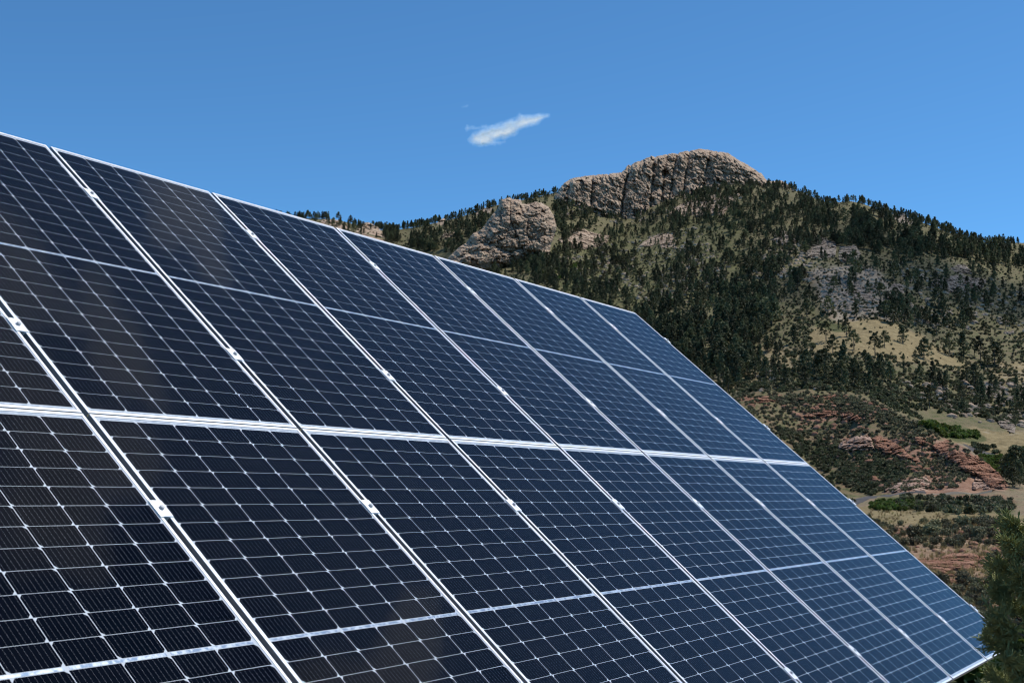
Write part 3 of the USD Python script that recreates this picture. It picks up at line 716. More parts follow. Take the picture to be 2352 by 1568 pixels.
ORD = ['rightmost', 'second', 'third', 'fourth', 'fifth', 'sixth', 'seventh', 'eighth']
for row, rn in ((0, 'upper'), (1, 'lower')):
    for c in range(8):
        if row == 0 and c == 7:
            pass
        where = 'rightmost column' if c == 0 else f'{ORD[c]} column from the right'
        t = thing('solar_panel', f'dark blue solar panel in the {rn} row, {where}', 'solar panel', 'solar panels of the array', matrix=frame_at(c + 1 - GAP / 2 / PITCH, row + 1 - 0.003 / LEN))
        t.GetReferences().AddInternalReference('/World/Prototypes/solar_panel'); t.SetInstanceable(True)


# clamps between and at the end of the columns
def hexbolt(r, h, z0):
    m = trimesh.creation.cylinder(r, h, sections=6); m.apply_translation([0, 0, z0 + h / 2]); return m


def clamp_proto(name, end):
    UsdGeom.Xform.Define(stage, '/World/Prototypes/' + name)
    q = stage.GetPrimAtPath('/World/Prototypes/' + name)
    h = 0.036
    if not end:       # a hat section: two wings on the frames, a channel in the gap
        prof = [(-.026, .0004), (-.026, .0034), (-.0115, .0042), (.0115, .0042), (.026, .0034), (.026, .0004), (.0125, .0004), (.0095, -.020), (.0085, -.020), (.0085, .0002), (-.0085, .0002), (-.0085, -.020), (-.0095, -.020), (-.0125, .0004)]
    else:
        prof = [(-.024, .0004), (-.024, .0040), (.014, .0040), (.014, -.030), (.020, -.030), (.020, -.036), (.0105, -.036), (.0105, .0004)]
    m = trimesh.creation.extrude_polygon(Polygon(prof), 2 * h, engine='earcut')
    v = m.vertices; m = trimesh.Trimesh(np.c_[v[:, 0], v[:, 2] - h, v[:, 1]], m.faces); trimesh.repair.fix_normals(m)
    part('plate', m, M['aluminium'], q)
    part('bolt', cat([hexbolt(0.0075, 0.0085, 0.0046), trimesh.creation.cylinder(0.0045, 0.04, sections=10, transform=trimesh.transformations.translation_matrix([0, 0, -.014]))]), M['steel'], q, 30)
    part('washer', trimesh.creation.cylinder(0.0095, 0.0014, sections=20, transform=trimesh.transformations.translation_matrix([0, 0, .0046])), M['steel'], q, 30)


clamp_proto('mid_clamp', False); clamp_proto('end_clamp', True)
for c in range(1, 8):
    for vi, v in enumerate((0.198, 0.772, 1.226, 1.812)):
        pr = project(A0 - U * c * PITCH - V * v * LEN)
        if not (-60 < pr[0] < 2400 and -60 < pr[1] < 1640):
            continue
        a = 'the rightmost and second' if c == 1 else f'the {ORD[c - 1]} and {ORD[c]}'
        wh = ('high on', 'low on', 'high on', 'low on')[vi]
        t = thing('mid_clamp', f'silver clamp {wh} the {"upper" if vi < 2 else "lower"} panels between {a} columns', 'clamp', 'clamps holding the solar panels', matrix=frame_at(c, v))
        t.GetReferences().AddInternalReference('/World/Prototypes/mid_clamp'); t.SetInstanceable(True)
for vi, v in enumerate((0.198, 0.772, 1.226, 1.812)):
    t = thing('end_clamp', f'silver end clamp {("near the top", "low on the upper panel", "high on the lower panel", "near the bottom")[vi]} of the array\'s right edge', 'clamp', 'clamps holding the solar panels', matrix=frame_at(0, v))
    t.GetReferences().AddInternalReference('/World/Prototypes/end_clamp'); t.SetInstanceable(True)

# rack under the panels
rack = thing('mounting_rack', 'grey metal rack of rails and posts carrying the solar panels', 'rack', matrix=frame_at(0, 0))
for v in (0.198, 0.772, 1.226, 1.812):
    part('rail', box(-8.02 * PITCH, 0.06, -v * LEN - .02, -v * LEN + .02, -DEPTH - .052, -DEPTH - .0015), M['aluminium'], rack)
for k in (0.8, 3.0, 5.2, 7.4):
    x = -k * PITCH
    part('rafter', box(x - .03, x + .03, -1.95 * LEN, -0.05 * LEN, -DEPTH - .155, -DEPTH - .054), M['steel'], rack)
Minv = np.stack([U, V, N])
for k in (0.8, 3.0, 5.2, 7.4):
    for v in (0.35, 1.6):
        top = A0 - U * k * PITCH - V * v * LEN - N * (DEPTH + .156)
        gz = float(base_height(np.degrees(np.arctan2(top[0], top[1])), np.hypot(top[0], top[1]))) - 0.4
        c = trimesh.creation.cylinder(0.05, top[2] - gz, sections=14); c.apply_translation([top[0], top[1], (top[2] + gz) / 2])
        c.vertices = (c.vertices - A0) @ Minv.T
        part('post', c, M['steel'], rack, 40)

# ------------------------------------------------------------------ plants
def quads_mesh(cs, size, r, aspect=0.6, up=0.3):
    """Small bent leaf-sized faces at the points cs."""
    n = len(cs)
    a = r.normal(size=(n, 3)); a[:, 2] += up; a /= np.linalg.norm(a, axis=1, keepdims=True)
    b = np.cross(a, r.normal(size=(n, 3))); b /= np.linalg.norm(b, axis=1, keepdims=True)
    s = (np.asarray(size) * r.uniform(.6, 1.3, n))[:, None]
    p0, p1, p2, p3 = cs - a * s, cs + b * s * aspect, cs + a * s, cs - b * s * aspect
    v = np.stack([p0, p1, p2, p3], 1).reshape(-1, 3)
    i = np.arange(n) * 4
    return v, np.vstack([np.c_[i, i + 1, i + 2], np.c_[i, i + 2, i + 3]])


def pine(seed, h=9.0, spread=0.22, bare=0.2, clumps=70, per=8, size=0.42, round_=0.75):
    r = np.random.default_rng(seed)
    tr = trimesh.creation.revolve(np.array([[0, -.6], [.19, -.6], [.15, h * .25], [.10, h * .6], [.02, h * .97], [0, h * .98]]), sections=6)
    cs = []
    lean = r.normal(size=2) * .02
    for k in range(clumps):
        t = r.uniform(0, 1) ** 0.8
        z = h * (bare + (1 - bare) * t)
        R = h * spread * (1 - t) ** round_ * (1 if t > .12 else .45 + 4 * t) + .12
        ang = r.uniform(0, 2 * np.pi); rr = R * math.sqrt(r.uniform(.12, 1)) * r.choice([1, 1, 1.15, .8])
        c = np.array([rr * math.cos(ang) + lean[0] * z, rr * math.sin(ang) + lean[1] * z, z - .12 * rr])
        cs.append(c + r.normal(size=(per, 3)) * [.36, .36, .20] * (h / 9) * (0.5 + .6 * (1 - t)))
    cs = np.vstack(cs)
    return tr, quads_mesh(cs, size * h / 9, r, .55, .1)


def bush(seed, w=1.0, h=0.8, n=110, size=0.16, lobes=5):
    r = np.random.default_rng(seed)
    cs = []
    lc = [(0, 0, h * .45, 1)] + [(r.uniform(-.32, .32) * w, r.uniform(-.32, .32) * w, h * r.uniform(.25, .6), r.uniform(.5, .8)) for _ in range(lobes - 1)]
    for k in range(n):
        x, y, z, s = lc[r.integers(len(lc))]
        d = r.normal(size=3); d /= np.linalg.norm(d); d *= r.uniform(.45, 1) ** .5
        cs.append((x + d[0] * w * .36 * s, y + d[1] * w * .36 * s, max(.02, z + d[2] * h * .45 * s)))
    st = []
    for k in range(5):
        a = r.uniform(0, 6.28)
        e = np.array([math.cos(a) * w * .3, math.sin(a) * w * .3, h * .7])
        st.append(trimesh.creation.cylinder(.018 * w, segment=[[0, 0, -.15], e], sections=4))
    return cat(st), quads_mesh(np.array(cs), size * w, r, .6, .4)


PINES = [dict(seed=1), dict(seed=2, spread=.26, bare=.24), dict(seed=3, spread=.19, bare=.12, clumps=80), dict(seed=4, spread=.30, bare=.30, round_=.55, clumps=75), dict(seed=5, spread=.24, bare=.15, clumps=60), dict(seed=6, spread=.33, bare=.12, round_=.6, clumps=85),
         dict(seed=7, spread=.27, bare=.34, round_=.5, clumps=52), dict(seed=8, spread=.17, bare=.10, clumps=70), dict(seed=9, spread=.36, bare=.22, round_=.5, clumps=80), dict(seed=10, spread=.24, bare=.28, clumps=46)]
BROAD = [dict(seed=21, h=7.0, spread=.40, bare=.14, clumps=150, per=9, size=.36, round_=.5), dict(seed=22, h=6.5, spread=.46, bare=.10, clumps=150, per=9, size=.36, round_=.45)]
PROTO = {}


def make_proto(name, meshes):
    path = '/World/Prototypes/' + name
    UsdGeom.Xform.Define(stage, path)
    pr = stage.GetPrimAtPath(path)
    for nm, m, mt in meshes:
        part(nm, m, mt, pr)
    PROTO[name] = meshes
    return path


SP_ = {}
SP_['pine'] = []
for i, q in enumerate(PINES):
    tr, cr = pine(**q)
    SP_['pine'].append(make_proto(f'pine_{"abcdefghij"[i]}', [('trunk', tr, M['bark']), ('crown', cr, M['pine'] if i % 3 else M['pine_light'])]))
SP_['broadleaf'] = []
for i, q in enumerate(BROAD):
    tr, cr = pine(**q)
    SP_['broadleaf'].append(make_proto(f'broadleaf_{"ab"[i]}', [('trunk', tr, M['bark']), ('crown', cr, M['green'] if i else M['scrub_dark'])]))
for kind, mt, kw in (('scrub', 'scrub', dict()), ('dark_scrub', 'scrub_dark', dict(h=.75, n=120)), ('green_bush', 'green', dict(h=.7, n=130))):
    SP_[kind] = []
    for i in range(3):
        st, lv = bush(100 + i + 10 * len(SP_), **kw)
        SP_[kind].append(make_proto(f'{kind}_{"abc"[i]}', [('stem', st, M['bark']), ('foliage', lv, M[mt])]))
FINE = bush(500, w=1.0, h=.85, n=420, size=.085, lobes=8)
SP_['near_scrub'] = []
for i in range(4):
    st, lv = bush(500 + i, w=1.0, h=.85, n=420, size=.085, lobes=8)
    SP_['near_scrub'].append(make_proto(f'near_scrub_{"abcd"[i]}', [('stem', st, M['bark']), ('foliage', lv, M['scrub'])]))


def boulder(seed):
    r = np.random.default_rng(seed)
    m = trimesh.creation.icosphere(subdivisions=2)
    v = m.vertices * [1, .8, .62]
    for _ in range(7):
        n = r.normal(size=3); n /= np.linalg.norm(n)
        d = v @ n; c = r.uniform(.45, .75)
        v = v - np.outer(np.maximum(d - c, 0), n)
    v *= (1 + .22 * (fbm(v * 2 + seed, 2, seed) - .5))[:, None]
    return trimesh.Trimesh(v, m.faces, process=False)


SP_['boulder'] = [make_proto(f'boulder_{"abcd"[i]}', [('stone', boulder(i + 3), M['rock_grey'] if i % 2 else M['rock_tan'])]) for i in range(4)]
SP_['red_stone'] = [make_proto(f'red_stone_{"ab"[i]}', [('stone', boulder(i + 9), M['rock_red'])]) for i in range(2)]


def tuft(seed):
    r = np.random.default_rng(seed); v, f = [], []
    for k in range(16):
        a, rr = r.uniform(0, 6.28), r.uniform(0, .12)
        b = np.array([rr * math.cos(a), rr * math.sin(a), -.03]); t = b + [r.normal() * .14, r.normal() * .14, r.uniform(.25, .5)]
        s = np.array([-math.sin(a), math.cos(a), 0]) * .025
        i = len(v); v += [b - s, b + s, t]; f.append((i, i + 1, i + 2))
    return np.array(v), np.array(f)


SP_['grass'] = [make_proto(f'grass_{"ab"[i]}', [('blades', tuft(i + 1), M['grass'])]) for i in range(2)]

arr_poly = Polygon([tuple(project(A0)), tuple(project(A0 - U * 8 * PITCH)), (-400, 400), (-400, 1800), tuple(project(A0 - V * 2 * LEN))]) if False else \
    Polygon([(1463, 709), (0, 306), (-300, 306), (-300, 1700), (2100, 1700), (2330, 1490)])
ITEMS = []     # kind, x, y, z, size, px, py, zone name


REDFACE = shapely.union_all([Polygon(REDS[1]).buffer(0), Polygon(REDS[2]).buffer(0)])
LEDGE = Polygon([(2085, 1330), (2110, 1262), (2270, 1255), (2275, 1330)])


def sow(kind, poly, n, size, where, dmin=0, dmax=9e9, avoid=None):
    pg = Polygon(poly); x0, y0, x1, y1 = pg.bounds; got = 0
    for _ in range(60):
        c = np.c_[rng.uniform(x0, x1, 4 * n), rng.uniform(y0, y1, 4 * n)]
        c = c[shapely.contains_xy(pg, c[:, 0], c[:, 1])]
        # clump: thin where a low-frequency pattern is low
        dn = fbm(np.c_[c / 30.0, np.full(len(c), len(where))], 3, 90)
        c = c[dn + rng.uniform(-.22, .22, len(c)) > (.47 if kind in ('pine', 'boulder') else .26 if kind == 'near_scrub' else .36)]
        if avoid is not None:
            c = c[~shapely.contains_xy(avoid, c[:, 0], c[:, 1])]
        d = hit(c[:, 0], c[:, 1])
        ok = np.isfinite(d) & (d > dmin) & (d < dmax)
        c, d = c[ok], d[ok]
        w = at(c[:, 0], c[:, 1], d)
        for (px, py), p in zip(c, w):
            if got >= n:
                return
            put(kind, p[0], p[1], rng.uniform(*size), where); got += 1


def put(kind, x, y, s, where):
    z = float(ground(np.array([x]), np.array([y]))[0])
    px, py = project([x, y, z])
    tp = project([x, y, z + s])
    unseen = bool(arr_poly.contains(shapely.Point(px, py)) and arr_poly.contains(shapely.Point(*tp))) or not (-10 < px < 2362)
    if not (-120 < px < 2462):
        return
    ITEMS.append((kind, x, y, z, s, px, py, where, unseen))


SKX = np.array([q[0] for q in SKY]); SKYY = np.array([q[1] for q in SKY])
for (xa, xb, n, wh) in ((600, 840, 60, 'left ridge'), (840, 1060, 110, 'left ridge'), (1060, 1290, 110, 'left ridge'), (1765, 2000, 90, 'right ridge'), (2000, 2352, 150, 'right ridge')):
    for _ in range(n):
        px = rng.uniform(xa, xb)
        i = int(np.clip(round((np.degrees(np.arctan((px - 1176) / F / CP)) - az_in[0]) / 0.09), 0, NI - 1))
        j = int(np.argmax(ELEV[i])); j = max(0, j - int(rng.integers(-2, 9)))
        a = np.radians(az_in[i])
        put('pine', RR[j] * math.sin(a), RR[j] * math.cos(a), rng.uniform(5.5, 10.5) * rng.choice([.8, 1, 1]), wh)
sow('pine', [(860, 530), (1060, 510), (1270, 450), (1290, 480), (1060, 590), (900, 560)], 620, (5.5, 9.5), 'left ridge')
sow('pine', [(1270, 470), (1420, 495), (1330, 540), (1285, 560)], 130, (6, 11), 'gully beside the rock dome')
sow('pine', [(1480, 500), (1620, 435), (1760, 425), (1760, 450), (1560, 510)], 90, (6, 10), 'foot of the summit cliff')
sow('pine', [(1200, 625), (1300, 570), (1450, 500), (1600, 500), (1750, 450), (1850, 450), (1900, 560), (1700, 650), (1550, 700), (1450, 700)], 850, (6, 10.5), 'slope under the summit')
sow('pine', [(1480, 710), (1600, 690), (1720, 640), (1830, 580), (1850, 640), (1800, 720), (1740, 800), (1700, 890), (1620, 850)], 430, (7, 12), 'dark slope beside the panels')
sow('pine', [(1830, 455), (2060, 505), (2240, 565), (2450, 565), (2450, 640), (2200, 600), (2050, 590), (1900, 560)], 700, (7, 11.5), 'right ridge')
sow('pine', [(1850, 580), (2050, 590), (2450, 640), (2450, 790), (2200, 770), (2100, 760), (1950, 700), (1850, 720)], 210, (6, 11), 'shaded right slope')
sow('pine', [(1690, 780), (1850, 830), (2000, 850), (2100, 850), (2300, 880), (2450, 960), (2200, 960), (2000, 890), (1780, 890), (1680, 870)], 90, (4, 9), 'foot of the mountain')
for cx, cy, hp_ in ((640, 955, 120), (795, 940, 120), (1005, 955, 110), (930, 1105, 140), (870, 1050, 70), (780, 1140, 140), (540, 1150, 130), (1275, 1005, 135), (985, 1200, 130), (1210, 1180, 110), (1140, 1250, 155), (1345, 1150, 120),
                    (1500, 1260, 130), (1470, 1100, 45), (1570, 1120, 60), (1590, 1090, 130), (1440, 1300, 90), (1350, 1380, 90), (640, 1360, 150), (830, 1230, 130), (910, 1240, 110), (770, 1410, 200), (900, 1390, 210), (1100, 1380, 130),
                    (1170, 1400, 120), (1690, 1240, 150), (1790, 1240, 160), (1870, 1240, 110), (1915, 1270, 150), (2020, 1310, 150), (1965, 1340, 120), (1870, 1470, 150), (200, 1390, 170), (260, 1400, 130), (480, 1480, 140), (625, 1480, 150),
                    (40, 1170, 140), (440, 1230, 100), (1000, 680, 190), (1280, 690, 120), (1180, 870, 150), (1610, 880, 130), (1880, 850, 120), (1260, 1270, 50), (1350, 1290, 60), (1320, 990, 110), (330, 1000, 170), (380, 1010, 190), (200, 660, 130)):
    px, py = 1653.7 + .3126 * cx, 428.7 + .3126 * cy
    d = float(hit(np.array([px]), np.array([py]))[0])
    if d == d:
        p = at(px, py, d); put('pine', p[0], p[1], hp_ * .3126 * d / F * 1.08, 'dry meadow')
sow('pine', [(1180, 600), (1300, 590), (1340, 660), (1210, 635)], 60, (6, 10), 'slope under the rock dome', 600)
sow('dark_scrub', [(900, 540), (1100, 500), (1270, 460), (1400, 500), (1300, 600), (1180, 600), (1060, 590)], 1500, (1.0, 2.6), 'left ridge', 600)
sow('dark_scrub', [(1150, 640), (1180, 600), (1450, 510), (1850, 450), (2450, 570), (2450, 1000), (2100, 930), (1700, 915), (1600, 925), (1420, 750)], 6500, (0.8, 2.4), 'mountainside', 480, avoid=Polygon(MEADOW).buffer(-6))
sow('scrub', MEADOW, 60, (.6, 1.6), 'dry meadow', 480)
sow('dark_scrub', MEADOW, 40, (.7, 1.8), 'dry meadow', 480)
sow('scrub', [(1150, 640), (1180, 600), (1450, 510), (1850, 450), (2450, 570), (2450, 1000), (2100, 930), (1700, 915), (1600, 925), (1420, 750)], 7000, (0.7, 2.0), 'mountainside', 480, avoid=Polygon(MEADOW).buffer(-6))
sow('pine', [(740, 508), (900, 532), (980, 545), (1000, 585), (900, 558), (780, 527)], 110, (5, 9), 'left ridge', 900)
sow('dark_scrub', [(620, 490), (760, 505), (900, 535), (1000, 580), (900, 562), (760, 525)], 250, (1, 2.4), 'left ridge', 900)
sow('pine', [(1200, 640), (1330, 640), (1480, 705), (1640, 870), (1600, 900), (1420, 740)], 150, (6, 11), 'dark slope beside the panels', 450)
sow('pine', [(1275, 468), (1340, 478), (1430, 498), (1500, 490), (1540, 480), (1540, 492), (1440, 512), (1275, 492)], 75, (5, 10), 'foot of the summit cliff', 1000)
sow('boulder', [(1275, 470), (1340, 480), (1430, 500), (1540, 482), (1540, 500), (1440, 515), (1275, 500)], 90, (1, 3.2), 'foot of the summit cliff', 1000)
sow('pine', [(1060, 600), (1260, 585), (1275, 600), (1200, 640), (1100, 630)], 60, (5, 10), 'foot of the rock dome', 700)
sow('dark_scrub', [(2000, 895), (2120, 960), (2110, 985), (2000, 920)], 120, (.9, 2.2), 'hollow behind the red hill', 400, 640)
sow('pine', [(1560, 475), (1640, 445), (1780, 442), (1860, 455), (1900, 520), (1700, 530), (1500, 520)], 300, (6, 10), 'slope right of the summit', 900)
sow('scrub', [(1660, 903), (1950, 898), (2110, 968), (2260, 1062), (2235, 1066), (2090, 985), (1940, 925), (1680, 930)], 380, (.6, 1.3), 'red hill', 262, 480)
sow('pine', [(1515, 482), (1580, 438), (1660, 418), (1780, 410), (1835, 438), (1700, 452), (1600, 470)], 210, (5, 9.5), 'foot of the summit cliff', 900)
sow('dark_scrub', [(1515, 485), (1580, 436), (1660, 416), (1780, 408), (1850, 445), (1700, 462), (1600, 480)], 260, (1, 2.6), 'foot of the summit cliff', 900)
sow('boulder', [(1515, 485), (1580, 436), (1660, 416), (1780, 408), (1850, 445), (1700, 462), (1600, 480)], 90, (1, 3.4), 'foot of the summit cliff', 900)
sow('dark_scrub', [(1650, 830), (2000, 870), (2450, 950), (2450, 1000), (2100, 940), (1700, 905)], 420, (1.5, 3.0), 'mountain foot', 440)
sow('green_bush', [(1225, 600), (1330, 608), (1340, 645), (1235, 645)], 70, (2, 4.0), 'green thicket below the rock dome', 700)
sow('scrub', [(1700, 925), (2000, 915), (2100, 980), (2250, 1070), (2200, 1120), (2050, 1130), (1960, 1130)], 1450, (.6, 1.2), 'red hill', 262, 425)
sow('dark_scrub', [(1780, 980), (1950, 1030), (2080, 1060), (2090, 1090), (2000, 1140), (1960, 1130), (1800, 1020)], 620, (.7, 1.5), 'red hill', 262, 425, avoid=REDFACE)
sow('scrub', [(1700, 912), (1950, 908), (2100, 985), (2230, 1060), (2100, 1010), (1900, 940)], 300, (.6, 1.3), 'red hill', 262, 425, avoid=REDFACE)
sow('dark_scrub', [(2065, 1142), (2200, 1146), (2320, 1150), (2330, 1180), (2200, 1182), (2060, 1170)], 70, (.9, 1.8), 'bank by the road', 150, 262)
sow('scrub', [(2065, 1142), (2200, 1146), (2320, 1150), (2330, 1180), (2200, 1182), (2060, 1170)], 130, (.7, 1.5), 'bank by the road', 150, 262)
sow('green_bush', [(2000, 1155), (2110, 1150), (2130, 1172), (2010, 1175)], 70, (.8, 1.5), 'bank by the road', 150, 262)
sow('near_scrub', [(1990, 1195), (2450, 1198), (2450, 1480), (2250, 1480), (2190, 1390)], 380, (.45, .95), 'near bank', 45, 165, avoid=LEDGE)
sow('near_scrub', [(2110, 1196), (2450, 1205), (2450, 1250), (2100, 1240)], 26, (.9, 1.7), 'near bank', 45, 165, avoid=LEDGE)
sow('green_bush', [(2210, 1500), (2450, 1470), (2450, 1568), (2210, 1568)], 30, (.5, 1.0), 'grass behind the juniper', 12, 70)
sow('green_bush', [(2108, 974), (2230, 988), (2262, 1010), (2150, 1004)], 110, (1.5, 3.2), 'grass valley', 330, 560)
sow('green_bush', [(2230, 1046), (2320, 1052), (2318, 1092), (2255, 1092)], 110, (1.2, 2.4), 'grass valley', 330, 560)
sow('dark_scrub', [(2235, 1020), (2300, 1030), (2300, 1044), (2240, 1042)], 30, (1.5, 2.4), 'grass valley', 330, 560)
for px, d, s in ((2318, 300, 6.0), (2335, 292, 8.2), (2350, 300, 9.0), (2362, 288, 8.0), (2342, 276, 5.0), (2310, 310, 4.2), (2326, 270, 4.0), (2375, 296, 9.0)):
    p = at(px, 1100, d); put('broadleaf', p[0], p[1], s, 'valley beyond the red hill tip')
sow('boulder', [(1880, 620), (1990, 610), (2070, 690), (2040, 725), (1890, 715)], 380, (.6, 2.4), 'rubble slope above the meadow', 500)
sow('boulder', [(1760, 540), (1900, 560), (1880, 650), (1700, 640)], 260, (.8, 2.6), 'right slope', 500)
sow('boulder', [(1230, 600), (1600, 520), (1700, 640), (1500, 700)], 800, (.7, 2.4), 'slope under the summit', 500)
sow('boulder', [(2050, 600), (2450, 660), (2450, 780), (2100, 750)], 380, (.8, 2.6), 'shaded right slope', 500)
sow('boulder', [(2050, 880), (2450, 880), (2450, 990), (2200, 970)], 240, (.7, 2.4), 'foot of the mountain', 440)
sow('boulder', [(1700, 830), (1900, 850), (1900, 900), (1750, 900)], 40, (.6, 1.6), 'foot of the mountain', 440)
sow('red_stone', [(1700, 930), (2000, 920), (2200, 1060), (2200, 1125), (2000, 1120), (1850, 1000)], 160, (.4, 1.2), 'red hill', 262, 425)
sow('red_stone', [(2050, 1210), (2330, 1210), (2330, 1450), (2220, 1400)], 120, (.15, .5), 'near bank', 45, 150)
sow('grass', [(1990, 1170), (2450, 1195), (2450, 1480), (2250, 1480), (2190, 1390), (2000, 1200)], 2600, (.5, 1.0), 'near bank', 30, 225)

HID = [(-100, 520), (600, 505), (1000, 540), (1460, 712), (1700, 905), (1650, 940), (1300, 960), (700, 940), (-100, 900)]
sow('pine', HID, 1500, (6, 10.5), 'hillside behind the panels', 430)
sow('pine', [(-100, 505), (600, 492), (640, 500), (600, 520), (-100, 540)], 160, (6, 10), 'hillside behind the panels', 900)
sow('dark_scrub', HID, 2600, (.9, 2.6), 'hillside behind the panels', 430)
sow('scrub', HID, 2600, (.8, 2.2), 'hillside behind the panels', 430)
sow('scrub', [(1300, 940), (1700, 930), (1960, 1130), (1960, 1180), (1500, 1180), (1300, 1100)], 700, (.7, 1.6), 'hillside behind the panels', 150, 470)
sow('dark_scrub', [(1300, 940), (1700, 930), (1960, 1130), (1960, 1180), (1500, 1180), (1300, 1100)], 400, (.8, 1.8), 'hillside behind the panels', 150, 470)
sow('near_scrub', [(1400, 1190), (2000, 1192), (2190, 1390), (2250, 1480), (1800, 1480)], 170, (.5, 1.0), 'ground behind the panels', 35, 170)
sow('grass', [(1400, 1180), (2000, 1192), (2190, 1390), (2250, 1480), (1800, 1480)], 1500, (.5, 1.0), 'ground behind the panels', 30, 200)
NAMES = {'pine': ('pine_tree', 'pine tree'), 'broadleaf': ('leafy_tree', 'tree'), 'scrub': ('shrub', 'shrub'), 'dark_scrub': ('dark_shrub', 'shrub'), 'green_bush': ('green_bush', 'bush'),
         'near_scrub': ('scrub_bush', 'shrub'), 'boulder': ('boulder', 'boulder'), 'red_stone': ('red_stone', 'stone'), 'grass': ('dry_grass', 'grass')}
WORDS = {'pine': 'dark green pine tree ', 'broadleaf': 'dark leafy round tree ', 'scrub': 'grey-green shrub ', 'dark_scrub': 'dark green shrub ', 'green_bush': 'bright green bush ',
         'near_scrub': 'olive scrub bush ', 'boulder': 'weathered boulder ', 'red_stone': 'loose red stone '}
BASE_H = {'pine': 9.0, 'broadleaf': 7.0, 'scrub': 1.0, 'dark_scrub': 1.0, 'green_bush': 1.0, 'near_scrub': 1.0, 'boulder': 1.0, 'red_stone': 1.0, 'grass': 1.0}
LIMIT = {'pine': 300, 'broadleaf': 300, 'scrub': 300, 'dark_scrub': 300, 'green_bush': 300, 'near_scrub': 300, 'boulder': 300, 'red_stone': 300, 'grass': 0}
LANDMARKS = [('the summit cliff', 1550, 420), ('the big rock dome', 1180, 545), ('the tilted slab under the summit', 1620, 470), ('the cracked pale outcrop', 1520, 556), ('the low outcrop right of the dome', 1345, 560),
             ('the small skyline knob', 850, 528), ('the leftmost ridge ledge', 765, 510), ('the lone block on the left ridge', 1035, 535), ('the leftmost grey crag', 1805, 555), ('the broad shaded crag', 1890, 570), ('the shaded crag', 1950, 585),
             ('the rubbly outcrop', 1975, 675), ('the grey crag over the meadow', 2055, 670), ('the far right outcrop', 2205, 620), ('the long shaded outcrop', 2200, 655), ('the skyline rocks', 2070, 497), ('the dry meadow', 2010, 780), ('the top right panel corner', 1480, 690),
             ('the right edge of the panels', 1640, 850), ('the boulder pile', 2270, 897), ('the red rim ledge', 1740, 917), ('the orange rounded ledge', 1955, 955), ('the blocky cliff face', 1960, 1017), ('the dark red cliff', 2060, 1030), ('the red scarp', 2210, 1070),
             ('the pink scree fan', 2255, 1115), ('the clay bank', 2090, 1112), ('the paved road', 2020, 1152), ('the dirt path', 2210, 1135), ('the timber stand', 2055, 1168), ('the near red ledge', 2190, 1290), ('the juniper', 2310, 1400), ('the panel corner', 2250, 1500), ('the bright green thicket', 2185, 992)]
LMX = np.array([(a, b) for _, a, b in LANDMARKS], float)


def spot(px, py):
    d = np.hypot(LMX[:, 0] - px, (LMX[:, 1] - py) * 1.3); i = int(np.argmin(d))
    dx, dy = px - LMX[i, 0], py - LMX[i, 1]
    if d[i] < 14:
        return 'close by ' + LANDMARKS[i][0]
    return ('just ' if d[i] < 40 else 'some way ' if d[i] > 110 else '') + (('right of ' if dx > 0 else 'left of ') if abs(dx) > 1.3 * abs(dy) else ('below ' if dy > 0 else 'above ')) + LANDMARKS[i][0]


